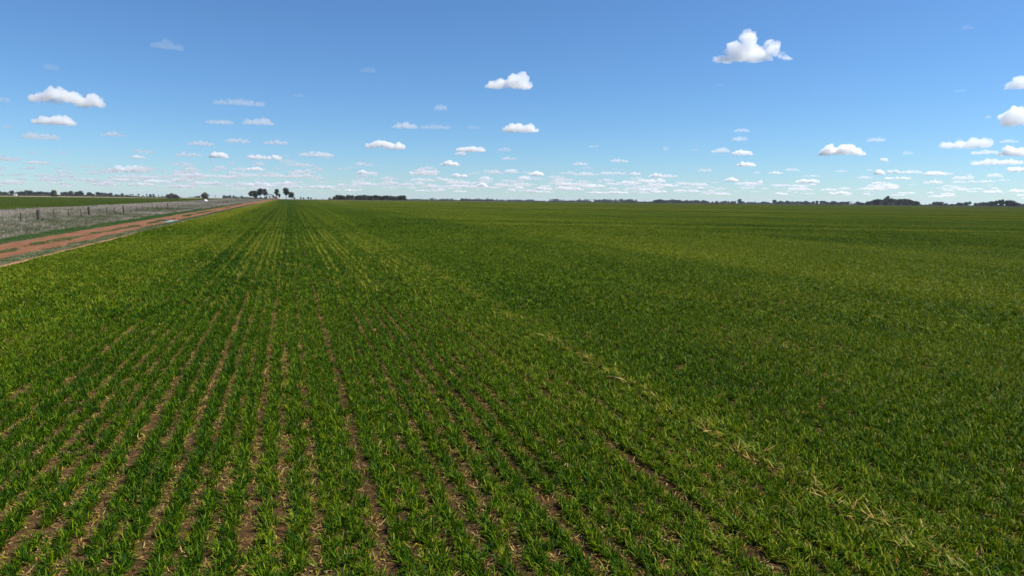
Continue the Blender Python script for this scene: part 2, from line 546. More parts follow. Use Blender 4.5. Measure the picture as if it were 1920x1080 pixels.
def row_points(x0, x1, y0f, r0, r1, step, far_y=612.0):
    """points along the drill rows between two distances from the lens"""
    out = []
    i0, i1 = int(math.floor(x0 / ROW)), int(math.ceil(x1 / ROW))
    for i in range(i0, i1 + 1):
        x = i * ROW + ROWJIT[i % 4096]
        if abs(x) >= r1: continue
        ya = math.sqrt(max(r0 * r0 - x * x, 1.0)); yb = min(math.sqrt(r1 * r1 - x * x), far_y)
        if yb <= ya: continue
        y = np.arange(ya, yb, step) + rng.uniform(0, step)
        y = y + rng.normal(0, step * .3, len(y))
        out.append(np.stack([np.full_like(y, x), y, np.full_like(y, i % 4096)], -1))
    P = np.concatenate(out)
    return P[in_view(P[:, 0], P[:, 1])]

def crop_layer(name, label, r0, r1, step, meshes, spread, scale):
    P = row_points(-12.0, min(r1, 1100), 0, r0, r1, step)
    x, y, idx = P[:, 0], P[:, 1], P[:, 2].astype(int)
    m = merged(x, y)
    gap = ROWGAP[idx]
    sp = spread * (.98 + .95 * (1 - gap) + .4 * (value_noise(x, y, 1.4, 18) - .5)) * (1 - m) + .13 * m
    x = x + rng.normal(0, 1, len(x)) * sp + .04 * (value_noise(y, x * 0 + idx, 1.7, 14) - .5)
    v = vigour(x, y)
    # thin patches along single rows
    thin = value_noise(x * 3, y, .9, 15) * .6 + value_noise(x, y, 3.1, 16) * .4
    keep = rng.random(len(x)) < np.clip(1.25 - .55 * (1 - m) * sstep(.6, .85, thin) * 1.3, .1, 1)
    keep &= x > -12.05 + .12 * (value_noise(y, y * 0, 1.5, 17) - .5)
    x, y, v = x[keep], y[keep], v[keep]
    s = scale * v * rng.uniform(.85, 1.15, len(x))
    yl = yellow(x, y) + rng.normal(0, .10, len(x))
    pts = np.stack([x, y, np.zeros_like(x)], -1)
    col = source_collection(name + '_leaves', meshes)
    scatter(name, col, len(meshes), pts, rng.uniform(0, 6.28, len(x)) if step < .3 else rng.choice([0, math.pi], len(x)),
            s, yl, label)
    return len(x)

near_m = [blade_mesh('wheat_plant', M['wheat'], 46, .042, .035, (.055, .165), (.007, .013), (.05, .95), (.1, 1.7), .13) for _ in range(10)]
mid_m = [blade_mesh('wheat_tuft', M['wheat'], 42, .048, .065, (.07, .19), (.011, .020), (.05, .9), (.1, 1.6), .07, segs=3) for _ in range(8)]
far_m = [blade_mesh('wheat_row_piece', M['wheat'], 90, .055, .32, (.09, .22), (.02, .034), (.05, .8), (.1, 1.3), .06, segs=2) for _ in range(8)]
cnt = []
cnt.append(crop_layer('wheat_crop', 'young green wheat in drill rows nearest the lens, straw leaves and soil between', 4.2, 20, .045, near_m, .034, 1.0))
cnt.append(crop_layer('wheat_crop_middle', 'green wheat rows of the middle of the paddock', 20, 62, .09, mid_m, .029, 1.02))
cnt.append(crop_layer('wheat_crop_far', 'far green wheat where the rows run together', 62, 200, .55, far_m, .027, 1.05))

# far end of the paddock: square metres of wheat
def patch_mesh(name, mat, half, n, len_, wid, rows=True, dry=.04):
    base = np.stack([rng.uniform(-half, half, n), rng.uniform(-half, half, n), np.zeros(n)], -1)
    if rows:
        base[:, 0] = np.round(base[:, 0] / ROW) * ROW + rng.normal(0, .07, n)
    d = (rng.random(n) < dry).astype(float)
    V, q, a = blades(n, base, rng.uniform(0, 6.28, n), rng.uniform(*len_, n), rng.uniform(*wid, n), rng.uniform(.03, .5, n), rng.uniform(.1, 1, n), rng.random(n), d, 2)
    return mesh_np(name, V, quads=q, mat=mat, attrs=a)
def patches(name, col, nv, xa, xb, ya, yb, size, r0, r1, yelf, label, extra=None, jit=.35, zs=1.0):
    gx, gy = np.meshgrid(np.arange(xa, xb, size), np.arange(ya, yb, size))
    x = gx.ravel() + rng.uniform(-jit, jit, gx.size) * size; y = gy.ravel() + rng.uniform(-jit, jit, gx.size) * size
    r = np.hypot(x, y)
    k = (r >= r0) & (r < r1) & in_view(x, y, 1.5) & (x > xa + size * .45) & (y < yb - size * .3)
    if extra is not None: k &= extra(x, y)
    x, y = x[k], y[k]
    scatter(name, col, nv, np.stack([x, y, np.zeros_like(x)], -1), rng.choice([0, math.pi], len(x)),
            zs * rng.uniform(.9, 1.12, len(x)), yelf(x, y) + rng.normal(0, .02, len(x)), label, tilt=.0)
    return len(x)
pm = [patch_mesh('wheat_square', M['wheat'], 1.05, 300, (.15, .28), (.05, .09)) for _ in range(6)]
pcol = source_collection('wheat_squares', pm)
cnt.append(patches('wheat_crop_distance', pcol, 6, -12.0, 1000, 50, 612, 2.0, 198, 1400, yellow, 'dark green wheat running to the far end of the paddock'))
# paddock beyond the fence
lm = [patch_mesh('paddock_square', M['paddock'], 1.05, 420, (.2, .34), (.05, .09), rows=False) for _ in range(4)]
lcol = source_collection('paddock_squares', lm)
def pyel(x, y):
    return .34 + .5 * value_noise(x, y, 40, 31) * .6 + .3 * (value_noise(x * .2, y, 14, 32) - .5) + .35 * np.exp(-((y - 0) / 900) ** 2) * 0
cnt.append(patches('green_paddock_crop', lcol, 4, -330, -45, 90, 640, 2.0, 60, 1400, pyel, 'flat green paddock beyond the dead grass and the fence',
                   extra=lambda x, y: x < -46 + 1.2 * (value_noise(y, y * 0, 6, 33) - .5)))
# dead and yellow leaves lying between the rows
def gap_litter():
    meshes = [blade_mesh('fallen_leaves', M['wheat'], 10, .045, .06, (.035, .10), (.005, .011), (.8, 1.4), (.0, .8), .8, drylen=.9) for _ in range(6)]
    P = row_points(-11.5, 30, 0, 4.2, 34, .09)
    x = P[:, 0] + ROW / 2 + rng.normal(0, .05, len(P)); y = P[:, 1]
    g = ROWGAP[P[:, 2].astype(int)]
    dens = (.55 + .75 * g * value_noise(x, y, 1.3, 41) + .8 * sstep(.55, .8, value_noise(x, y, 1.9, 42)))
    k = rng.random(len(x)) < dens
    x, y = x[k], y[k]
    col = source_collection('fallen_leaf_bits', meshes)
    scatter('straw_litter', col, 6, np.stack([x, y, np.full_like(x, .005)], -1), rng.uniform(0, 6.28, len(x)), rng.uniform(.7, 1.3, len(x)),
            np.full(len(x), .8), 'yellow and tan dead leaves lying on the soil between the wheat rows')
    # in the distance they show as pale threads between the rows
    meshes = [blade_mesh('yellow_gap_leaves', M['wheat'], 18, .018, .24, (.13, .24), (.012, .024), (.2, .9), (.2, .8), .3, segs=2, drylen=.9) for _ in range(6)]
    P = row_points(-9.5, 7.5, 0, 22, 440, .34)
    x = P[:, 0] + ROW / 2 + rng.normal(0, .012, len(P)); y = P[:, 1]
    g = ROWGAP[P[:, 2].astype(int)]
    k = (rng.random(len(x)) < (.1 + 1.1 * sstep(.3, .7, g)) * sstep(-9, -3.5, x) * sstep(7, 3.5, x) * sstep(14, 55, y))
    x, y = x[k], y[k]
    col = source_collection('yellow_gap_bits', meshes)
    scatter('yellowed_wheat', col, 6, np.stack([x, y, np.zeros_like(x)], -1), rng.choice([0, math.pi], len(x)), rng.uniform(.9, 1.2, len(x)),
            .80 + .35 * rng.random(len(x)), 'thin yellowed threads of wheat between the drill rows')
gap_litter()
def wheel_track():
    """leaning, yellowed plants along the sprayer's wheel line"""
    meshes = [blade_mesh('flattened_wheat', M['wheat'], 14, .07, .08, (.08, .20), (.008, .015), (.5, 1.3), (.1, .9), .10, drylen=1.0) for _ in range(6)]
    n = 620
    y = 3.5 * np.exp(rng.random(n) * math.log(560 / 3.5))
    w = .14 + .0012 * y
    x = 5.55 + .016 * y + rng.normal(0, 1, n) * w + .15 * (value_noise(y, y * 0, 4, 19) - .5)
    k = in_view(x, y) & (rng.random(n) < .15 + 1.1 * sstep(.3, .7, value_noise(x, y, 1.2, 20)))
    x, y = x[k], y[k]
    scatter('flattened_wheat', source_collection('flattened_bits', meshes), 6, np.stack([x, y, .04 + .05 * rng.random(len(x))], -1), rng.uniform(0, 6.28, len(x)),
            rng.uniform(.8, 1.2, len(x)) * (1 + sstep(40, 300, y) * 1.0), .22 + .4 * rng.random(len(x)), 'pale leaning wheat along the old wheel track right of centre')
wheel_track()

# ------------------------------------------------------------------ verge and road grass
dg = [blade_mesh('dead_grass_tuft', M['dry_grass'], 40, .16, .22, (.18, .50), (.010, .022), (.1, .8), (.0, .9), .35, segs=3, drylen=1.0) for _ in range(8)]
dgc = source_collection('dead_grass_tufts', dg)
dg2 = [patch_mesh('dead_grass_square', M['dry_grass'], 1.05, 190, (.25, .55), (.05, .10), rows=False, dry=.3) for _ in range(5)]
dgc2 = source_collection('dead_grass_squares', dg2)
sg = [blade_mesh('short_grass_tuft', M['short_grass'], 34, .12, .16, (.05, .14), (.008, .016), (.1, .9), (.0, .9), .06, segs=2) for _ in range(6)]
sgc = source_collection('short_grass_tufts', sg)
def field(name, col, nv, xa, xb, ya, yb, per, densf, sclf, yelf, label, tilt=.15):
    n = int((xb - xa) * (yb - ya) * per)
    x = rng.uniform(xa, xb, n); y = rng.uniform(ya, yb, n)
    k = in_view(x, y, 2.0) & (rng.random(n) < densf(x, y))
    x, y = x[k], y[k]
    scatter(name, col, nv, np.stack([x, y, np.full_like(x, .004)], -1), rng.uniform(0, 6.28, len(x)), sclf(x, y) * rng.uniform(.75, 1.25, len(x)),
            yelf(x, y) + rng.normal(0, .07, len(x)), label, tilt)
    return len(x)
def dry_yel(x, y):
    base = .30 + .38 * sstep(-26.5, -29, x) + .22 * sstep(-22.5, -21, x)
    return base - .08 + 1.2 * (value_noise(x, y * .6, .8, 50) - .5) + .9 * (value_noise(x, y * .35, 2.6, 51) - .5) + .6 * (value_noise(x, y * .5, 9, 52) - .5) + .12 * sstep(-20, -21.5, x) * sstep(-25, -22, x)
def dry_scale(x, y):
    return .55 + .5 * (value_noise(x, y * .7, 1.0, 55) - .3) + .55 * sstep(-24, -30, x) + .35 * (value_noise(x, y, 3, 53) - .5)
ragged = lambda y, s: 1.1 * (value_noise(y, y * 0, 3.5, s) - .5)
cnt.append(field('dead_grass', dgc, 8, -48, -19, 48, 170, 4.5,
      lambda x, y: (x < -19.6 + ragged(y, 54)) * 1.0, dry_scale, dry_yel, 'grey and tan dead grass along the wire fence'))
def dpatch(x, y): return (x < -19.6) & (x > -47.5)
cnt.append(patches('dead_grass_distance', dgc2, 5, -48, -18.5, 160, 660, 1.6, 168, 1400, lambda x, y: dry_yel(x, y) + .05,
                   'dead grass strip running to the far end of the fence', extra=dpatch))
cnt.append(field('green_grass', sgc, 6, -20.2, -17.3, 38, 300, 16,
      lambda x, y: ((x < -17.75 + .5 * ragged(y, 61)) & (x > -19.7 + ragged(y, 62))) * 1.0,
      lambda x, y: 1.15 + 0 * x, lambda x, y: .05 + .35 * value_noise(x, y, 3, 63) + .25 * sstep(-18.6, -17.8, x), 'bright green grass along the left edge of the dirt road'))
def crown(x, y):
    n = value_noise(x * 2, y * .35, 1.2, 64) * .5 + value_noise(x, y * .22, 2.0, 65) * .5
    return (np.abs(x + 15.45 - .15 * (value_noise(y, y * 0, 9, 66) - .5)) < .62 * sstep(.40, .72, n)) * .8
cnt.append(field('median_grass', sgc, 6, -16.3, -14.6, 34, 200, 20, crown, lambda x, y: .9 + .35 * value_noise(x, y, 2, 67),
      lambda x, y: .30 + .5 * value_noise(x, y, 4, 68), 'patches of low grass between the two wheel tracks'))
cnt.append(field('road_edge_grass', sgc, 6, -14.3, -12.35, 30, 300, 14,
      lambda x, y: ((x < -12.62 + .3 * ragged(y, 71)) & (x > -13.9 + .6 * ragged(y, 72))) * (.55 + .45 * value_noise(x, y, 1.2, 73)),
      lambda x, y: .75 + 0 * x, lambda x, y: .42 + .5 * (value_noise(x, y, 3, 74) - .5), 'grey green low grass between the dirt road and the wheat'))
cnt.append(patches('verge_grass', dgc2, 5, -20, 1000, 613, 650, 2.0, 400, 1400, lambda x, y: .45 + .5 * (value_noise(x, y, 30, 81) - .5), 'brown grass strip past the far end of the wheat'))

# puddle in the right wheel track
def puddle():
    n = 40; v = [(0, 0, 0)]
    for k in range(n):
        t = 2 * math.pi * k / n
        r = 1 + .16 * math.sin(2 * t + 1) + .1 * math.sin(5 * t)
        v.append((.58 * r * math.cos(t), 4.4 * r * math.sin(t), 0))
    f = [(0, 1 + k, 1 + (k + 1) % n) for k in range(n)]
    o = link(bpy.data.objects.new('puddle', mesh_np('puddle', v, tris=f, mat=M['water'])))
    o.location = (-14.25, 95.6, .012); o.rotation_euler.z = rad(-2)
    tag(o, kind='structure')
puddle()

# ------------------------------------------------------------------ clouds
CLOUD_BASE = 1000.0
def cloud_material(name, density, aniso=.35):
    t = NT(name)
    v = t.n('ShaderNodeVolumeScatter')
    v.inputs['Color'].default_value = (1, 1, 1, 1)
    v.inputs['Density'].default_value = density
    v.inputs['Anisotropy'].default_value = aniso
    t.l(v.outputs[0], t.out.inputs['Volume'])
    return t.m
M['cloud'] = cloud_material('cloud_droplets', .014)
M['cloud_soft'] = cloud_material('cloud_droplets_soft', .0058)
M['cloud_faint'] = cloud_material('cloud_droplets_faint', .0028)
M['cloud_far'] = cloud_material('cloud_droplets_far', .0042)

def cloud_mesh(name, lobes, w, h, depth, seed, res=15, rough=1.0, mat=None):
    """lobes: (x -.5...5, top 0..1, radius as a share of the height)"""
    r = random.Random(seed)
    import bmesh
    bm = bmesh.new()
    for (x, top, rr) in lobes:
        R = rr * h
        zc = max(top * h - R, R * .25)
        m = max(1, int(round(depth / max(R, 1) * .35)))
        for j in range(m):
            yy = ((j + .5) / m - .5) * depth * (1 - abs(x) * 1.1) + r.uniform(-.2, .2) * R
            k = r.uniform(.8, 1.05)
            bmesh.ops.create_icosphere(bm, subdivisions=2, radius=1, matrix=Matrix.Translation((x * w + r.uniform(-.3, .3) * R, yy, zc * k)) @ Matrix.Diagonal((R * k * 1.15, R * k * 1.15, R * k, 1)))
    tmp = bpy.data.meshes.new('tmp'); bm.to_mesh(tmp); bm.free()
    ob = bpy.data.objects.new('tmp', tmp); C.objects.link(ob)
    md = ob.modifiers.new('r', 'REMESH'); md.mode = 'VOXEL'; md.voxel_size = h / res
    dg_ = bpy.context.evaluated_depsgraph_get(); dg_.update()
    me = bpy.data.meshes.new_from_object(ob.evaluated_get(dg_))
    bpy.data.objects.remove(ob); bpy.data.meshes.remove(tmp)
    n = len(me.vertices)
    co = np.empty(n * 3, dtype=np.float32); me.vertices.foreach_get('co', co); co = co.reshape(-1, 3)
    no = np.empty(n * 3, dtype=np.float32); me.vertices.foreach_get('normal', no); no = no.reshape(-1, 3)
    off = Vector((seed * 7.3, seed * 3.1, 0))
    d = np.array([noise.fractal(Vector(c) / (h * .42) + off, .7, 2.1, 6) for c in co.astype(float)])
    co = co + no * (d * h * .19 * rough)[:, None]
    # flat, faintly uneven cloud base
    fl = h * .10
    co[:, 2] = np.where(co[:, 2] < fl, fl - (fl - co[:, 2]) * .22, co[:, 2])
    me.vertices.foreach_set('co', co.astype(np.float32).ravel()); me.update()
    me.name = name
    me.materials.clear(); me.materials.append(mat)
    return me

def random_lobes(seed, kind='heap'):
    r = random.Random(seed); out = []
    n = {'heap': 13, 'flat': 13, 'puff': 7, 'streak': 16}[kind]
    for i in range(n):
        x = ((i + .5) / n - .5) * .92 + r.uniform(-.03, .03)
        env = math.sqrt(max(0, 1 - (x / .52) ** 2))
        if kind == 'heap': top = env * r.uniform(.55, 1.0); rad_ = max(.18, top * r.uniform(.35, .55))
        elif kind == 'flat': top = .35 + env * r.uniform(.15, .6); rad_ = max(.17, top * r.uniform(.35, .5))
        elif kind == 'puff': top = env * r.uniform(.75, 1.0); rad_ = max(.25, top * .5)
        else: top = .4 + env * r.uniform(.1, .6); rad_ = r.uniform(.3, .5)
        out.append((x, top, rad_))
    return out

def place_cloud(px, py, w, h, me_w, me_h, me, name='cloud'):
    """hang a cloud where its flat base meets the condensation level"""
    e = (eye(px) - (py + h * .42)) / FPX
    r = (CLOUD_BASE - HC) / max(e, .006)
    d = ray(px, py)
    az = math.atan2(d.x, d.y)
    o = bpy.data.objects.new(name, me)
    base = ray(px, py + h * .42); k = (CLOUD_BASE - HC) / base.z if base.z > .006 else r
    k = min(k, 1.6e5)
    o.location = base * k + Vector((0, 0, HC))
    o.rotation_euler.z = -az
    return link(o)

special = {
 'hero': ([(-.46, .22, .10), (-.38, .26, .13), (-.30, .34, .17), (-.22, .52, .22), (-.16, .72, .31), (-.14, .60, .32), (-.04, .58, .30), (.05, .42, .24), (-.12, .98, .17), (-.09, .80, .27), (-.05, .93, .15), (-.02, .60, .27),
           (.04, .50, .24), (.10, .34, .18), (.05, .24, .18), (.17, .30, .15), (.21, .70, .09), (.215, .45, .12), (.27, .52, .16), (.32, .56, .13), (.36, .38, .14), (.42, .22, .10), (.47, .14, .07)], 1.15),
 'long': ([(-.46, .52, .16), (-.38, .62, .20), (-.28, .72, .26), (-.18, .92, .34), (-.08, 1.0, .36), (.02, .95, .36), (.12, .80, .34), (.22, .62, .30), (.32, .62, .30), (.38, .82, .30), (.45, .55, .26)], 1),
 'row': ([(-.46, .35, .16), (-.36, .80, .34), (-.25, .98, .38), (-.13, .86, .32), (0, .98, .40), (.12, .96, .38), (.20, 1.0, .34), (.30, .7, .32), (.38, .35, .18), (.46, .22, .10)], 1),
}
def sky_clouds():
    D, S, F = M['cloud'], M['cloud_soft'], M['cloud_faint']
    L = CLOUDS
    for i, (px, py, w, h, kind, dens, label, group) in enumerate(L):
        mat = {'d': D, 's': S, 'f': F}[dens]
        e = ray(px, py + h * .42).z
        k = min((CLOUD_BASE - HC) / max(e, .006), 1.6e5)
        W, H = w / FPX * k * off_axis(px, py) ** 2 * .94, h / FPX * k * off_axis(px, py)
        lob = special[kind][0] if kind in special else random_lobes(100 + i, kind)
        depth = min(W * .6, 900)
        if kind == 'hero': depth = W * .35
        me = cloud_mesh('cloud', lob, W, H, depth, i + 1, res=26 if kind == 'hero' else (20 if w > 60 else 12), mat=mat)
        o = place_cloud(px, py, w, h, W, H, me)
        tag(o, label, 'cloud', group)
W1 = 'small flat clouds low over the left treeline'
CLOUDS = [
 (1411, 93, 160, 60, 'hero', 'd', 'big white cumulus with a peaked top and a torn right half, highest on the right', None),
 (956, 154, 90, 36, 'heap', 'd', 'rounded white cumulus alone in the clear blue middle of the sky', None),
 (125, 186, 146, 34, 'long', 'd', 'long bright white cloud on the left with two humps and a grey base', None),
 (100, 226, 96, 22, 'heap', 'd', 'flat oval white cloud with grey ends just under the long two-humped cloud', None),
 (1578, 284, 96, 22, 'row', 'd', 'dense white cloud of four puffs with a grey flat base, low on the right', None),
 (1810, 269, 112, 26, 'flat', 's', 'wide soft white double-humped cloud low near the right edge', None),
 (1906, 222, 74, 40, 'heap', 'd', 'large white cloud slanting up out of the right edge', None),
 (1914, 156, 52, 30, 'puff', 'd', 'small bright white puff cut by the right edge above the slanting cloud', None),
 (1898, 284, 60, 24, 'heap', 'd', 'white cloud with a dark grey shadowed side at the right edge', None),
 (1868, 304, 110, 15, 'flat', 's', 'long flat white streak of cloud below the grey-sided cloud at the right edge', None),
 (1846, 285, 60, 13, 'flat', 's', 'flat white cloud tongue left of the grey-sided cloud', None),
 (1890, 265, 38, 9, 'flat', 's', 'short flat white cloud above the grey-sided cloud at the right edge', None),
 (977, 241, 78, 19, 'heap', 'd', 'bright white low-domed cloud below the lone rounded cumulus', None),
 (722, 273, 80, 19, 'long', 'd', 'white cloud of two heaps joined by a flat base, left of centre', None),
 (760, 236, 56, 14, 'heap', 's', 'white-headed cloud trailing a faint grey tail to its right', None),
 (816, 238, 64, 9, 'streak', 'f', 'faint grey tail of cloud right of the white head', None),
 (825, 202, 24, 14, 'puff', 's', 'tiny soft white puff above the grey-tailed cloud', None),
 (690, 131, 26, 12, 'streak', 'f', 'tiny faint wisp high left of the lone rounded cumulus', None),
 (314, 84, 64, 20, 'streak', 'f', 'thin pinkish wisp of cloud highest on the left', None),
 (96, 126, 36, 15, 'puff', 'f', 'very faint round wisp above the long two-humped cloud', None),
 (450, 192, 112, 13, 'streak', 'f', 'wide faint grey wisp above the pair of flat clouds on the left', None),
 (560, 179, 24, 8, 'streak', 'f', 'tiny faint wisp right of the wide grey wisp', None),
 (412, 229, 58, 12, 'flat', 's', 'dull grey flat cloud left of the brighter white one', None),
 (485, 228, 66, 17, 'heap', 's', 'white-topped flat cloud right of the dull grey one', None),
 (8, 188, 24, 12, 'puff', 's', 'small grey cloud at the left edge beside the long white cloud', None),
 (12, 238, 24, 9, 'flat', 's', 'small grey flat cloud at the left edge below the oval cloud', None),
 (75, 255, 74, 15, 'streak', 's', 'ragged grey cloud strung out under the oval white cloud', None),
 (213, 252, 52, 11, 'flat', 's', 'flat grey cloud with two low humps standing alone on the left', None),
 (377, 269, 58, 13, 'flat', 's', 'grey flat cloud leftmost of three in a row left of centre', None),
 (447, 264, 54, 12, 'flat', 's', 'grey flat cloud in the middle of three in a row', None),
 (518, 267, 50, 9, 'streak', 's', 'thin ragged grey cloud rightmost of three in a row', None),
 (268, 284, 48, 9, 'flat', 's', 'grey flat cloud stacked over a small white one', None),
 (259, 294, 32, 10, 'heap', 'd', 'small white cloud stacked under a grey one', None),
 (355, 290, 58, 10, 'flat', 's', 'grey low cloud touching a bright white one on its right', None),
 (409, 291, 38, 15, 'heap', 'd', 'bright white lumpy cloud beside grey low ones left of centre', None),
 (497, 295, 76, 12, 'flat', 'd', 'wide flat cloud with a white middle and grey ends', None),
 (594, 289, 72, 11, 'streak', 's', 'long tapered flat cloud white at its left end', None),
 (1643, 262, 40, 11, 'flat', 's', 'short flat white cloud up and right of the four-puff cloud', None),
 (1390, 244, 32, 11, 'heap', 's', 'small white cloud upper of a close pair on the right', None),
 (1387, 260, 32, 12, 'heap', 's', 'small white cloud lower of a close pair on the right', None),
 (1350, 282, 40, 12, 'flat', 's', 'pale flat cloud left of a brighter one on the right', None),
 (1390, 287, 44, 13, 'heap', 'd', 'bright small cloud touching the pale flat one', None),
 (1400, 308, 42, 12, 'heap', 'd', 'bright small cloud with grey streaks either side, low on the right', None),
 (1513, 340, 50, 9, 'flat', 'd', 'white flat cloud just above the right treeline with a small puff on top', None),
 (1509, 330, 12, 5, 'puff', 's', 'tiny puff right on top of the white flat cloud', None),
 (1753, 325, 48, 11, 'heap', 'd', 'white wedge-shaped small cloud above the scrubby mound', None),
 (1648, 323, 22, 12, 'heap', 'd', 'small white cloud left of two tiny puffs', None),
 (1669, 322, 10, 8, 'puff', 'd', 'tiny white puff, left one of two side by side', None),
 (1682, 322, 10, 8, 'puff', 'd', 'tiny white puff, right one of two side by side', None),
 (1683, 334, 58, 8, 'flat', 'd', 'long low white cloud under the two tiny puffs', None),
 (1649, 343, 32, 7, 'flat', 's', 'thin white cloud lowest under the two tiny puffs', None),
 (1702, 287, 22, 9, 'puff', 's', 'small lone white puff right of the four-puff cloud', None),
 (1658, 300, 16, 9, 'puff', 'd', 'tiny bright puff below and right of the four-puff cloud', None),
 (1912, 318, 62, 12, 'flat', 'd', 'white cloud with a grey notch low at the right edge', None),
 (1865, 329, 34, 11, 'heap', 's', 'white lumpy low cloud left of the grey-notched one', None),
 (1840, 340, 60, 6, 'flat', 's', 'thin pale streak of cloud just over the right end of the treeline', None),
 (1813, 51, 18, 10, 'streak', 'f', 'tiny faint wisp high in the top right', None),
 (1853, 219, 16, 8, 'puff', 's', 'tiny puff left of the large slanting cloud', None),
 (1800, 170, 22, 6, 'streak', 'f', 'barely visible thin wisp left of the bright puff at the right edge', None),
 (1351, 159, 14, 6, 'streak', 'f', 'barely visible wisp under the big peaked cumulus', None),
 (888, 239, 26, 7, 'streak', 'f', 'faint grey smudge between the grey tail and the low-domed cloud', None),
 (883, 280, 64, 14, 'flat', 'd', 'white-topped cloud centre left with a small brighter one under it', None),
 (863, 288, 24, 9, 'heap', 'd', 'small bright cloud tucked under the left end of a larger one', None),
 (945, 280, 22, 9, 'streak', 's', 'small ragged grey cloud above a flat one at the centre', None),
 (955, 297, 34, 8, 'flat', 's', 'small flat cloud with pale top at the centre below a ragged one', None),
 (845, 307, 38, 12, 'heap', 'd', 'small bright pointed cloud above the low cloud bank', None),
 (793, 324, 56, 13, 'flat', 's', 'dull lumpy low cloud left of a whiter one over the centre', None),
 (862, 329, 34, 9, 'flat', 'd', 'low white cloud right of the dull lumpy one', None),
 (680, 323, 28, 8, 'heap', 'd', 'small white low cloud over the dark tree block', None),
 (1005, 326, 32, 10, 'heap', 'd', 'bright small cloud above a longer thin one over the centre', None),
 (1002, 335, 50, 6, 'flat', 's', 'longer thin cloud right under the bright small one at the centre', None),
 (904, 347, 22, 8, 'heap', 'd', 'small white heap lowest over the centre treeline', None),
 (1247, 280, 10, 8, 'puff', 's', 'tiny lone white dot of cloud right of centre', None),
 (1113, 274, 20, 5, 'streak', 's', 'thin tiny cloud alone right of the low-domed one', None),
 (1160, 301, 38, 10, 'flat', 's', 'small grey and white cloud alone right of centre', None),
 (1088, 307, 28, 8, 'streak', 's', 'small ragged cloud left of the grey and white one', None),
 (1231, 329, 20, 9, 'heap', 'd', 'bright small heap right of a row of small low clouds', None),
 (1190, 326, 24, 7, 'flat', 'd', 'small flat white cloud left of the bright small heap', None),
 (1166, 324, 18, 6, 'flat', 's', 'small pale cloud leftmost of a row of three low ones', None),
 (1303, 281, 14, 5, 'flat', 's', 'tiny flat white cloud left of the pale flat one', None),
 (1371, 337, 30, 9, 'heap', 'd', 'small white low cloud of stacked heaps above the right treeline', None),
 (1453, 324, 28, 7, 'flat', 'd', 'small flat white cloud above the white one with a puff on top', None),
 (1424, 341, 12, 7, 'puff', 'd', 'tiny white puff low left of the white one with a puff on top', None),
 (1419, 324, 10, 7, 'puff', 's', 'tiny puff left of the small flat white cloud', None),
 (245, 317, 90, 15, 'flat', 's', 'broad grey patchy cloud low on the left', None),
 (22, 297, 48, 9, 'flat', 's', 'flat pale grey cloud low at the left edge', None),
 (64, 305, 52, 7, 'flat', 's', 'thin grey cloud right of the flat pale one at the left edge', None),
 (62, 286, 24, 7, 'flat', 's', 'tiny grey cloud left of a matching one low on the left', None),
 (115, 286, 22, 7, 'flat', 's', 'tiny grey cloud right of a matching one low on the left', None),
 (344, 322, 46, 9, 'flat', 's', 'dull white flat cloud low left of a smaller rounded one', None),
 (413, 314, 26, 9, 'heap', 's', 'small rounded dull white cloud low left of centre', None),
 (480, 317, 40, 8, 'flat', 'd', 'low flat cloud with a bright right end over the gum trees', None),
]
sky_clouds()

def far_clouds():
    """the bank of countless small clouds crowding towards the horizon"""
    r = random.Random(5)
    protos = []
    for i in range(10):
        kind = ['flat', 'heap', 'streak', 'flat', 'puff'][i % 5]
        me = cloud_mesh('p', random_lobes(500 + i, kind), 900 if kind != 'puff' else 500, 200, 420, 60 + i, res=7, rough=1.2, mat=M['cloud_soft'])
        co = np.empty(len(me.vertices) * 3, dtype=np.float32); me.vertices.foreach_get('co', co)
        me.calc_loop_triangles()
        tr = np.empty(len(me.loop_triangles) * 3, dtype=np.int32); me.loop_triangles.foreach_get('vertices', tr)
        protos.append((co.reshape(-1, 3), tr.reshape(-1, 3))); bpy.data.meshes.remove(me)
    V, T, nv = [], [], 0
    n = 0
    while n < 560:
        px = r.uniform(-40, 1960)
        base = eye(px) - r.choice([r.uniform(14, 34), r.uniform(14, 60), r.uniform(10, 24)])
        if px > 1250 and r.random() < .5: continue
        if px < 650 and r.random() < .35: base -= r.uniform(0, 30)
        if px > 600 and base < eye(px) - 45 and r.random() < .5: continue
        d = ray(px, base)
        k = (CLOUD_BASE - HC) / max(d.z, .0066)
        oa = off_axis(px, base)
        w = r.uniform(7, 34) if r.random() < .8 else r.uniform(30, 60)
        frac = (eye(px) - base) / 60
        h = w * r.uniform(.16, .36) * (.5 + .6 * min(frac, 1)); h = max(2.0, min(h, 9.5))
        co, tr = protos[r.randrange(10)]
        p = co.copy()
        p[:, 0] *= w / FPX * k * oa ** 2 / 900; p[:, 2] *= h / FPX * k * oa / 200; p[:, 1] *= min(w / FPX * k / 900, 2.5)
        a = -math.atan2(d.x, d.y)
        x = p[:, 0] * math.cos(a) - p[:, 1] * math.sin(a) + d.x * k
        y = p[:, 0] * math.sin(a) + p[:, 1] * math.cos(a) + d.y * k
        V.append(np.stack([x, y, p[:, 2] + d.z * k + HC], -1)); T.append(tr + nv); nv += len(p); n += 1
    o = link(bpy.data.objects.new('distant_clouds', mesh_np('distant_clouds', np.concatenate(V), tris=np.concatenate(T), mat=M['cloud_far'])))
    tag(o, 'bank of countless small flat clouds crowding down to the horizon', 'clouds', kind='stuff')
far_clouds()

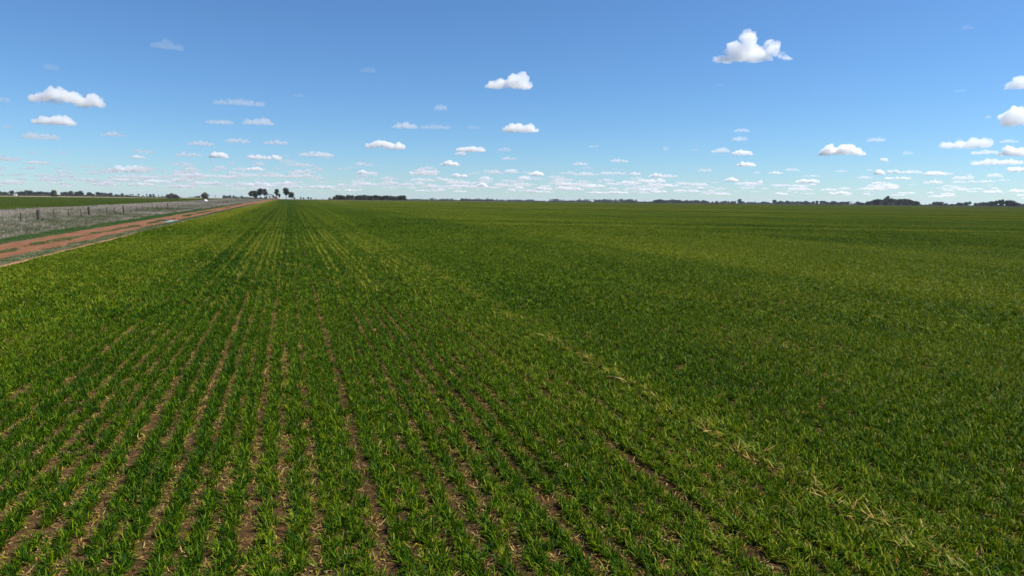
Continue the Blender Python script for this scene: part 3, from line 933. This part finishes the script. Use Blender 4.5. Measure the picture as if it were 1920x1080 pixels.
# ------------------------------------------------------------------ trees
def leaf_cloud(blobs, n, size, seed):
    """leaf clumps scattered through the volume of several blobs; returns one mesh's data"""
    r = np.random.default_rng(seed)
    vol = np.array([b[3] * b[4] * b[5] for b in blobs]) ** .75
    which = r.choice(len(blobs), n, p=vol / vol.sum())
    B = np.array(blobs)[which]
    d = r.normal(size=(n, 3)); d /= np.linalg.norm(d, axis=1)[:, None]
    rr = r.random(n)[:, None] ** .45
    lump = 1 + .22 * np.sin(d[:, 0:1] * 7 + B[:, 0:1] * 3) * np.cos(d[:, 2:3] * 6 + B[:, 1:2] * 2)
    P = B[:, :3] + d * rr * lump * B[:, 3:6]
    u = r.normal(size=(n, 3)); u /= np.linalg.norm(u, axis=1)[:, None]
    v = np.cross(u, r.normal(size=(n, 3))); v /= np.linalg.norm(v, axis=1)[:, None]
    s = size * r.uniform(.6, 1.3, n)[:, None]
    V = np.stack([P - u*s - v*s*.5, P + u*s*.9 - v*s*.6, P + u*s + v*s*.5, P - u*s*.8 + v*s*.6], 1).reshape(-1, 3)
    q = (np.arange(n) * 4)[:, None] + np.arange(4)[None]
    return V, q, np.repeat(np.clip(r.normal(.5, .22, n), 0, 1), 4)

TREE_KINDS = {}
def make_kind(kind, seed):
    """a tree ten metres tall: trunk and limbs, and the crown they carry"""
    r = random.Random(seed)
    W = {'thick': 5.2, 'gum': 3.4, 'slender': 2.2, 'broad': 4.6, 'round': 5.6, 'scrub': 5.5, 'bare': 3.5}[kind]
    base = {'thick': .06, 'gum': .38, 'slender': .35, 'broad': .22, 'round': .08, 'scrub': .04, 'bare': .45}[kind]
    nb = {'thick': 12, 'gum': 8, 'slender': 6, 'broad': 12, 'round': 15, 'scrub': 14, 'bare': 5}[kind]
    blobs = []
    for i in range(nb):
        t = (i + .5) / nb
        a = i * 2.4 + r.uniform(-.5, .5)
        z = 10 * (base + (1 - base) * (.12 + .78 * t))
        env = math.sin(math.pi * min(1, .18 + .72 * t)) ** .7
        rad_ = W * env * r.uniform(.25, .75)
        s_ = {'thick': 2.0, 'gum': 1.35, 'slender': 1.05, 'broad': 1.7, 'round': 2.1, 'scrub': 1.9, 'bare': .6}[kind] * r.uniform(.75, 1.2)
        blobs.append((rad_ * math.cos(a), rad_ * math.sin(a), min(z, 10 - s_ * .7), s_ * 1.15, s_ * 1.15, s_ * .85))
    blobs.append((r.uniform(-.6, .6), 0, 9.0, 1.3, 1.3, 1.0))
    if kind in ('thick', 'round', 'scrub'):
        blobs += [(W * .6 * math.cos(k * 1.26), W * .6 * math.sin(k * 1.26), 1.3, 1.8, 1.8, 1.5) for k in range(5)]
    if kind in ('round', 'scrub', 'thick'):
        blobs += [(0, 0, 4.5, W * .62, W * .62, 4.2 if kind != 'thick' else 3.6)]
    n = {'thick': 2200, 'gum': 1500, 'slender': 900, 'broad': 2200, 'round': 3600, 'scrub': 3000, 'bare': 160}[kind]
    V, q, t = leaf_cloud(blobs, n, .34, seed)
    V[:, 2] = np.maximum(V[:, 2], .05)
    mat = {'round': M['olive'], 'scrub': M['scrub']}.get(kind, M['gum'])
    crown = mesh_np('crown', V, quads=q, mat=mat, attrs={'tint': t})
    m = MB()
    lean = (r.uniform(-.5, .5), r.uniform(-.5, .5))
    fork = (lean[0], lean[1], 10 * max(base, .22) * .85)
    m.tube((0, 0, -.3), fork, .34, .22, 8)
    for b in blobs[:7]:
        mid = ((fork[0] + b[0]) / 2 + r.uniform(-.3, .3), (fork[1] + b[1]) / 2, fork[2] * .45 + b[2] * .5)
        m.tube(fork, mid, .17, .10, 6, False); m.tube(mid, b[:3], .10, .035, 6, False)
        if kind == 'bare':
            for k in range(3):
                m.tube(mid, (mid[0] + r.uniform(-1.5, 1.5), mid[1] + r.uniform(-1.5, 1.5), mid[2] + r.uniform(.8, 2.5)), .06, .02, 5, False)
    return crown, m.mesh('trunk', M['bark'])
for kk, cnt_ in (('gum', 4), ('slender', 3), ('broad', 3), ('round', 2), ('scrub', 2), ('bare', 1), ('thick', 4)):
    TREE_KINDS[kk] = [make_kind(kk, 10 * len(kk) + i * 7 + ord(kk[0])) for i in range(cnt_)]
tr_rng = random.Random(99)
def tree(px, hpx, kind, r, label, group=None, wf=1.0, cat=None, var=None, mat=None):
    az = az_of(px)
    x, y = r * math.sin(az), r * math.cos(az)
    z = ground_z(x, y)
    name = {'scrub': 'scrub_bush', 'round': 'round_tree', 'bare': 'dead_tree'}.get(kind, 'gum_tree')
    e = bpy.data.objects.new(name, None); link(e)
    e.location = (x, y, z)
    h = hpx / FPX * r * off_axis(px, eye(px)) / 10.0
    e.scale = (h * wf, h * wf, h); e.rotation_euler.z = tr_rng.uniform(0, 6.28)
    e.empty_display_size = .5
    cm, tm = TREE_KINDS[kind][var if var is not None else tr_rng.randrange(len(TREE_KINDS[kind]))]
    link(bpy.data.objects.new('crown', cm), e); link(bpy.data.objects.new('trunk', tm), e)
    tag(e, label, cat or ('bush' if kind == 'scrub' else 'tree'), group)
    return e

# the gum trees at the road's end
G = 'tall gum trees at the end of the dirt road'
tree(471, 15.5, 'gum', 700, 'dark gum tree at the left end of the clump left of the truck', G, 1.0, var=0)
tree(477.5, 16.5, 'broad', 706, 'dark dense gum tree second from the left in the clump left of the truck', G, .9, var=1)
tree(487, 20.5, 'gum', 695, 'tallest gum tree of the clump left of the truck, bare trunk showing', G, .95, var=2)
tree(495.5, 19.5, 'gum', 700, 'gum tree at the right end of the clump nearest the truck', G, .95, var=3)
tree(519.5, 19.5, 'slender', 720, 'lone slender gum tree with separate leaf clumps behind the red car', G, 1.25, var=1)
tree(524, 11, 'slender', 724, 'smaller gum leaning right of the lone slender gum', G, 1.1, var=0)
tree(517, 6, 'broad', 730, 'low dark bush-like gum at the foot of the lone slender gum', None, .9)
tree(536.5, 22, 'gum', 650, 'tall gum tree standing at the near paddock corner, right of the lone slender one', G, .95, var=1)
tree(545.5, 14.5, 'broad', 690, 'shorter broad gum hugging the right side of the tall corner gum', G, 1.0, var=2)
for p_, h_ in ((552, 4), (564, 4.5), (569, 4), (578, 5), (583, 4), (592, 2.5), (606, 2), (616, 3), (480, 5), (489, 4), (498, 4.5)):
    tree(p_, h_, 'broad', 900, 'small dark tree low behind the gums at the road end', 'small trees behind the gums', 1.0)
# single trees on the left
tree(102, 12.5, 'round', 900, 'big round olive tree standing in front of the left treeline', None, .95, var=0)
tree(384, 11.5, 'round', 800, 'round brownish tree alone between the scrub clump and the gums', None, 1.15, var=1)
for p_, h_, lb in ((315, 8, 'grey brown bush at the left of the scrub clump'), (321.5, 10, 'tallest grey brown bush of the scrub clump'), (329, 8, 'grey brown bush at the right of the scrub clump'), (334, 5, 'low grey bush at the right foot of the scrub clump')):
    tree(p_, h_, 'scrub', 760, lb, 'scrub clump left of the round brownish tree', 1.0)
tree(404, 6, 'bare', 900, 'small bare dead tree right of the round brownish one')
# the left treeline
LT = [(0,8),(4,6.5),(9,7),(14,6),(22,9.5),(30,6),(35,7),(40,8),(46,8),(51,10),(57,9.5),(62,7),(67,7),(72,8),(78,8),(84,7),(89,7),(95,6.5),(99,6),(117,7),(122,8),(126,6),(133,9.5),(139,5),(144,8.5),(151,10),(155,6),(163,4),(168,8),(171,6),(176,5),(184,8.5),(190,7.5),(197,7),(203,6),(208,7),(217,5),(222,4.5),(229,6.5),(236,4)]
for i, (p_, h_) in enumerate(LT):
    k_ = tr_rng.choice(['thick', 'thick', 'broad'] if p_ > 110 else ['thick', 'thick', 'thick', 'broad'])
    tree(p_, h_, k_, tr_rng.uniform(1250, 1500), 'dark blue green tree in the dense treeline left of the scrub clump', 'trees of the left treeline', 1.25)
for p_, h_ in ((240,4),(245,5.5),(249,6),(255,3.5),(260,6),(268,4),(275,6),(282,6),(288,6.5),(297,5),(304,4.5),(309,3)):
    tree(p_, h_, tr_rng.choice(['broad', 'slender', 'gum']), tr_rng.uniform(1350, 1600), 'small separate dark tree between the treeline and the scrub clump', 'small separate trees on the left', 1.0)
for p_, h_ in ((355,2),(360,2.5),(365,3),(369,4),(373,4),(420,6),(425,5),(431,6),(438,5.5),(443,4),(448,3),(453,5),(457,3),(462,3.5),(466,3)):
    tree(p_, h_, 'thick', tr_rng.uniform(1400, 1600), 'small dark far tree between the scrub clump and the gums', 'small far trees left of the gums', 1.2)
# the planted block right of the gums
for i in range(27):
    p_ = 626 + i * 5.05 + tr_rng.uniform(-1, 1)
    h_ = (9.6 + .7 * math.sin(i * 1.3) + tr_rng.uniform(-.5, .5)) if i > 0 else 7
    tree(p_, h_, tr_rng.choice(['thick', 'thick', 'broad']), 705 + tr_rng.uniform(-6, 10), 'dark grey green tree in the even planted row right of the gums', 'trees of the even planted row', 1.0)
tree(618, 5, 'gum', 730, 'small tree just left of the even planted row')
# far centre and right treelines: stretches (from, to, step, height, kinds)
def stretch(a, b, step, h, label, group, r0=1500, r1=1750, kinds=('thick', 'thick', 'thick', 'broad'), wf=1.4):
    p = a
    while p < b:
        tree(p, h * tr_rng.uniform(.75, 1.2), tr_rng.choice(kinds), tr_rng.uniform(r0, r1), label, group, wf)
        p += step * 1.45 * tr_rng.uniform(.7, 1.3)
FL = []
def far_line(a, b, step, h):
    p = a
    while p < b:
        az = az_of(p); r_ = tr_rng.uniform(1550, 1760); x, y = r_ * math.sin(az), r_ * math.cos(az)
        FL.append((x, y, ground_z(x, y), h * tr_rng.uniform(.75, 1.25) / FPX * r_))
        p += step * tr_rng.uniform(.5, 1.1)
for a_, b_, st_, h_ in ((762,780,4,3.2),(782,790,4,4.2),(792,806,4,3),(808,820,3.5,4.5),(824,850,3.6,4.5),(852,864,4,3.2),(864,925,2.6,5.2),(927,960,3.4,4),(960,1000,3.2,4.6),(1002,1032,4,3.4),
                        (1034,1048,3.5,6.2),(1050,1080,4,4.4),(1083,1108,3.3,6.2),(1116,1160,3.2,6),(1163,1193,3.4,6.6),(1195,1226,4.5,4.2)):
    far_line(a_, b_, st_, h_)
def far_treeline():
    V, q, t, n0 = [], [], [], 0
    for i, (x, y, z, h) in enumerate(FL):
        r = random.Random(i)
        bl = [(r.uniform(-.45, .45) * h, r.uniform(-.3, .3) * h, h * r.uniform(.25, .8), h * r.uniform(.25, .45), h * .35, h * r.uniform(.16, .26)) for _ in range(6)] + [(0, 0, h * .3, h * .6, h * .5, h * .3)]
        v, qq, tt = leaf_cloud(bl, 320, h * .055, 900 + i)
        v[:, 2] = np.maximum(v[:, 2], 0)
        V.append(v + np.array([x, y, z])); q.append(qq + n0); t.append(tt); n0 += len(v)
    o = link(bpy.data.objects.new('far_treeline', mesh_np('far_treeline', np.concatenate(V), quads=np.concatenate(q), mat=M['gum'], attrs={'tint': np.concatenate(t)})))
    tag(o, 'thin far line of countless tiny trees across the centre of the horizon', 'trees', kind='stuff')
far_treeline()
def low_scrub():
    """low undergrowth running along the foot of the treelines"""
    r = random.Random(77); V, q, t, n0 = [], [], [], 0
    px = -20.0; i = 0
    while px < 1945:
        px += r.uniform(3, 8); i += 1
        if 335 < px < 420 or 500 < px < 620: continue
        r_ = 1130 if px > 1600 else (1235 if px < 330 else (712 if 620 < px < 762 else 1340))
        az = az_of(px); r_ += r.uniform(-15, 15); x, y = r_ * math.sin(az), r_ * math.cos(az)
        w = 8 / FPX * r_; h = r.uniform(1.2, 2.6)
        bl = [(r.uniform(-.5, .5) * w, 0, h * .45, w * .4, 2.0, h * r.uniform(.35, .6)) for _ in range(4)]
        v, qq, tt = leaf_cloud(bl, 220, .45, 3000 + i)
        c, s_ = math.cos(-az), math.sin(-az)
        v = np.stack([v[:, 0] * c - v[:, 1] * s_ + x, v[:, 0] * s_ + v[:, 1] * c + y, np.maximum(v[:, 2], 0) + ground_z(x, y)], -1)
        V.append(v); q.append(qq + n0); t.append(tt); n0 += len(v)
    o = link(bpy.data.objects.new('low_scrub', mesh_np('low_scrub', np.concatenate(V), quads=np.concatenate(q), mat=M['scrub_low'], attrs={'tint': np.concatenate(t)})))
    tag(o, 'low brown green undergrowth along the foot of the far treelines', 'scrub', kind='stuff')
M['scrub_low'] = foliage_material('low_scrub_foliage', [(0, (.04, .045, .025)), (.5, (.075, .072, .045)), (1, (.14, .12, .075))])
low_scrub()
gr, lr = 'trees of the far right treeline', 'small dark tree in the far treeline right of centre'
for a_, b_, st_, h_ in ((1228,1250,3,7),(1254,1262,4,7),(1265,1332,3,5.6),(1336,1343,4,4),(1345,1378,3.5,5),(1392,1412,4,4.5),(1416,1446,3.5,4.6),(1456,1526,3,6),(1548,1600,3,6),(1602,1622,3.5,6)):
    stretch(a_, b_, st_, h_, lr, gr, 1350, 1550)
tree(1387, 9.5, 'thick', 1350, 'rounder taller dark tree standing out of the far right treeline', None, 1.0, mat=None)
tree(1452, 8.5, 'broad', 1350, 'taller dark tree left of centre in the far right treeline', None, 1.1)
for p_ in (1532, 1540, 1546): tree(p_, 7.5, 'broad', 1350, 'taller dark tree just left of the white shed', 'three taller trees left of the white shed', 1.1)
# wooded rise near the right
gm, lm_ = 'trees of the wooded rise', 'dark grey green tree in the rounded wooded clump on the right'
for i in range(40):
    t_ = (i + .5) / 40
    p_ = 1618 + t_ * 110 + tr_rng.uniform(-1.5, 1.5)
    prof = np.interp(p_, [1616, 1630, 1642, 1655, 1664, 1675, 1688, 1705, 1722, 1730], [5, 9, 12, 13.5, 15, 13, 15, 12.5, 9, 3])
    tree(p_, prof * tr_rng.uniform(.75, 1.0), tr_rng.choice(['thick', 'thick', 'broad']), 1080 + tr_rng.uniform(-40, 60), lm_, gm, .9)
for p_, h_ in ((1652, 6.5), (1667, 6), (1674, 6.5), (1636, 5), (1690, 5.5)):
    tree(p_, h_, 'scrub', 1010, 'brown scrubby bush at the foot of the rounded wooded clump', 'brown bushes in front of the wooded rise', 1.1)
tree(1663, 17.5, 'gum', 1090, 'tallest gum sticking out of the top of the rounded wooded clump', None, .8)
g2, l2 = 'trees right of the wooded rise', 'dark tree in the broken treeline at the right end'
for a_, b_, st_, h_ in ((1737,1744,4,4),(1752,1772,4.5,8),(1774,1796,4,5),(1798,1812,4.5,7.5),(1829,1858,4.5,8.5),(1906,1925,4.5,6.5)):
    stretch(a_, b_, st_, h_, l2, g2, 1150, 1300)
tree(1818, 9, 'gum', 1400, 'pale thin gum left of the last tall clump on the right', None, 1.0)
for p_, h_ in ((1862, 10), (1868, 11.5), (1874, 13), (1880, 14), (1887, 12), (1893, 13), (1899, 12), (1905, 9)):
    tree(p_, h_, tr_rng.choice(['gum', 'thick']), 1120, 'dark tree of the last tall clump at the right end', 'last tall clump on the right', .95)
for p_, h_ in ((1866, 8), (1877, 9), (1889, 8.5), (1900, 7.5)):
    tree(p_, h_, 'thick', 1138, 'low dense dark tree filling the foot of the last tall clump on the right', 'low trees at the foot of the last clump', 1.2)

# ------------------------------------------------------------------ wire fence
def fence():
    e = link(bpy.data.objects.new('wire_fence', None)); e.location = (-27, 80, 0)
    tag(e, 'old farm fence of thin steel posts and a few thick timber posts', 'fence')
    r = random.Random(3)
    P = [(-27.6, 66, 0), (-27.6, 72, 0), (-27.7, 79, 0), (-27.7, 87.2, 0), (-27.5, 92.2, 1), (-27.45, 97.5, 0), (-27.2, 102.6, 0), (-27.0, 107.2, 0), (-26.9, 111.2, 1), (-26.85, 116.4, 0),
         (-26.8, 120.6, 0), (-26.8, 125.2, 0), (-26.75, 131.5, 2), (-26.7, 137, 0), (-26.7, 142, 0), (-26.7, 147.2, 0), (-26.7, 152, 0), (-26.7, 157, 0)]
    y = 162.0
    while y < 330: P.append((-26.7 - (y - 160) * .002, y, 2 if r.random() < .12 else 0)); y += r.uniform(4.6, 5.6)
    while y < 640: P.append((-26.7 - (y - 160) * .002, y, 2 if r.random() < .2 else 0)); y += 8.0
    for x, y, t in P:
        m = MB(); a, b = r.uniform(-.05, .05), r.uniform(-.05, .05)
        if t:
            R_ = .19 if t == 1 else .12
            h = 1.42 if t == 1 else 1.35
            m.tube((0, 0, -.3), (a * 3, b, h * .5), R_, R_ * .95, 10); m.tube((a * 3, b, h * .5), (a * 5, b * 1.5, h), R_ * .95, R_ * .82, 10)
            o = m.build('post', M['old_wood'], e)
            if t == 1: o['label'] = 'thick weathered timber post'
        else:
            h = r.uniform(1.18, 1.34)
            m.box((0, 0, h / 2 - .15), (.062, .03, h + .3), r.uniform(-.3, .3), 1, (a, b)); m.box((0, .02, h / 2 - .15), (.03, .06, h + .3), 0, 1, (a, b))
            o = m.build('post', M['steel'], e)
        o.location = (x + 27, y - 80, 0)
    for z in (.25, .5, .78, 1.08):
        m = MB()
        for (x0, y0, _), (x1, y1, _) in zip(P[:-1], P[1:]):
            mid = ((x0 + x1) / 2 + 27, (y0 + y1) / 2 - 80, z - .015)
            m.tube((x0 + 27, y0 - 80, z), mid, .006, .006, 4, False); m.tube(mid, (x1 + 27, y1 - 80, z), .006, .006, 4, False)
        m.build('wire', M['wire'], e)
fence()

# ------------------------------------------------------------------ farm things
def tank():
    e = link(bpy.data.objects.new('water_tank', None)); e.location = (-36.5, 345, 0)
    tag(e, 'small low white domed tank in the dead grass beyond the fence', 'tank')
    e.scale = (.72, .72, .8)
    m = MB(); m.lathe([(.02, 0), (1.15, 0), (1.18, .1), (1.12, .2), (1.18, .3), (1.12, .42), (1.18, .55), (1.15, .95), (1.18, 1.0)], 28); m.build('tank_wall', M['white_tank'], e, True)
    m = MB(); m.lathe([(1.19, .99), (1.2, 1.04), (1.0, 1.3), (.6, 1.52), (.3, 1.58), (.3, 1.66), (.02, 1.68)], 28); m.build('tank_lid', M['white_tank'], e, True)
tank()

def wheel(parent, x, y, r_, w=.3):
    m = MB(); n = 20
    prof = [(r_ * .62, -w/2), (r_ * .94, -w/2), (r_, -w * .3), (r_, w * .3), (r_ * .94, w/2), (r_ * .62, w/2)]
    for rr, yy in prof:
        for k in range(n): m.v.append((rr * math.cos(2*math.pi*k/n), yy, rr * math.sin(2*math.pi*k/n)))
    for j in range(len(prof) - 1):
        for k in range(n): m.f.append((j*n+k, j*n+(k+1) % n, (j+1)*n+(k+1) % n, (j+1)*n+k))
    o = m.build('wheel', M['rubber'], parent, True); o.location = (x, y, r_)
    m = MB(); m.tube((0, -w * .35, 0), (0, w * .35, 0), r_ * .6, r_ * .6, 16); m.tube((0, -w * .42, 0), (0, w * .42, 0), r_ * .2, r_ * .2, 10)
    m.build('rim', M['white_paint'], o)
    return o
def truck():
    az = az_of(507); r_ = 672
    e = link(bpy.data.objects.new('farm_truck', None)); e.location = (r_ * math.sin(az), r_ * math.cos(az), 0); e.rotation_euler.z = rad(8)
    tag(e, 'dark farm truck with a tall frame at the far end of the dirt road', 'truck')
    MB().box((0, 0, .95), (6.2, .9, .25)).box((0, .5, .8), (5.4, .12, .2)).build('chassis', M['dark_metal'], e)
    m = MB(); m.prism([(-1.1, 1.1), (1.1, 1.1), (1.1, 2.2), (.95, 2.95), (-.95, 2.95), (-1.1, 2.2)], -3.0, -1.5); m.build('cab', M['white_paint'], e)
    MB().box((-3.02, 0, 2.5), (.05, 1.7, .62)).build('windscreen', M['glass'], e)
    for s_ in (-1, 1): MB().box((-2.25, s_ * 1.07, 2.45), (.9, .06, .5)).build('side_window', M['glass'], e)
    MB().box((1.0, 0, 1.75), (3.2, 2.2, 1.15)).box((1.0, 0, 2.36), (3.3, 2.3, .07)).build('tray', M['cream_paint'], e)
    m = MB()
    for s_ in (-1, 1):
        pts = [(-3.3, 1.2), (-3.25, 3.4), (-2.6, 4.5), (-.6, 4.75), (1.6, 4.5), (3.0, 3.4), (3.25, 1.2)]
        for a, b in zip(pts[:-1], pts[1:]): m.tube((a[0], s_ * 1.25, a[1]), (b[0], s_ * 1.25, b[1]), .22, .22, 8)
        m.tube((0.4, s_ * 1.25, 2.3), (.4, s_ * 1.25, 4.7), .09, .09, 8)
    for x_, z_ in ((-2.6, 4.5), (-.6, 4.75), (1.6, 4.5), (3.0, 3.4)): m.tube((x_, -1.25, z_), (x_, 1.25, z_), .12, .12, 8)
    m.build('load_frame', M['dark_metal'], e)
    MB().box((2.3, 0, 3.0), (1.3, 2.1, 1.3)).box((-1.15, 0, 2.6), (.5, 2.1, 2.4)).build('load', M['dark_metal'], e)
    for x_ in (-2.2, .9, 2.2):
        for s_ in (-1, 1): wheel(e, x_, s_ * 1.0, .62, .36)
def car():
    az = az_of(517.5); r_ = 668
    e = link(bpy.data.objects.new('parked_car', None)); e.location = (r_ * math.sin(az), r_ * math.cos(az), 0); e.rotation_euler.z = rad(6)
    tag(e, 'small faded red car parked right behind the farm truck', 'car')
    m = MB(); m.prism([(-.9, .45), (.9, .45), (.92, .9), (.85, 1.15), (-.85, 1.15), (-.92, .9)], -2.1, 2.1)
    m.build('body', M['red_paint'], e)
    v = [(-1.3, -.8, 1.15), (1.7, -.8, 1.15), (1.7, .8, 1.15), (-1.3, .8, 1.15), (-.6, -.66, 1.75), (1.3, -.66, 1.75), (1.3, .66, 1.75), (-.6, .66, 1.75)]
    m = MB(); m.v = v; m.f = [(0,1,5,4), (1,2,6,5), (2,3,7,6), (3,0,4,7), (4,5,6,7)]; m.build('cabin', M['red_paint'], e)
    for s_ in (-1, 1): MB().box((.3, s_ * .755, 1.42), (1.7, .03, .36), 0, .85).build('side_window', M['glass'], e)
    MB().box((-.98, 0, 1.46), (.05, 1.3, .4), 0, 1, (.9, 0)).build('windscreen', M['glass'], e)
    for s_ in (-1, 1): MB().box((-2.12, s_ * .62, .85), (.06, .34, .18)).build('headlight', M['white_paint'], e)
    for x_ in (-1.35, 1.35):
        for s_ in (-1, 1): wheel(e, x_, s_ * .82, .36, .22)
truck(); car()

def shed(px, r_, w, d_, h, label):
    az = az_of(px); x, y = r_ * math.sin(az), r_ * math.cos(az)
    e = link(bpy.data.objects.new('farm_shed', None)); e.location = (x, y, ground_z(x, y)); e.rotation_euler.z = -az + rad(12)
    tag(e, label, 'shed')
    MB().box((0, 0, h / 2 - .25), (w, d_, h + .5)).build('wall', M['white_paint'], e)
    m = MB(); m.prism([(-d_ / 2 - .3, h), (d_ / 2 + .3, h), (0, h + d_ * .28)], -w / 2 - .3, w / 2 + .3); m.build('roof', M['roof_iron'], e)
    MB().box((-w * .15, -d_ / 2 - .02, h * .4), (w * .22, .08, h * .8)).build('door', M['dark_metal'], e)
shed(29, 1180, 3.2, 3.2, 1.9, 'tiny white shed under the left treeline')
shed(1597, 1280, 7, 5, 3.2, 'white farm shed among trees left of the rounded wooded clump')
def mast():
    r_ = 1400; az = az_of(1110); x, y = r_ * math.sin(az), r_ * math.cos(az)
    e = link(bpy.data.objects.new('white_mast', None)); e.location = (x, y, ground_z(x, y))
    tag(e, 'thin white mast rising out of the far centre treeline', 'mast')
    MB().tube((0, 0, -.5), (0, 0, 4.5), .45, .38, 10).tube((0, 0, 4.5), (0, 0, 9.0), .38, .3, 10).build('pole', M['white_paint'], e)
    MB().box((0, 0, 9.2), (.9, .9, .4)).tube((0, 0, 9.4), (0, 0, 10.3), .05, .04, 6).build('mast_head', M['white_paint'], e)
mast()

# ------------------------------------------------------------------ air
def haze():
    m = MB(); m.box((0, 0, -9), (18200, 18200, 66))
    t = NT('haze_air')
    v = t.n('ShaderNodeVolumePrincipled')
    v.inputs['Color'].default_value = (.72, .84, 1.0, 1)
    v.inputs['Density'].default_value = HAZE
    v.inputs['Anisotropy'].default_value = .2
    t.l(v.outputs[0], t.out.inputs['Volume'])
    tag(m.build('haze', t.m), kind='stuff')
HAZE = .00005
haze()
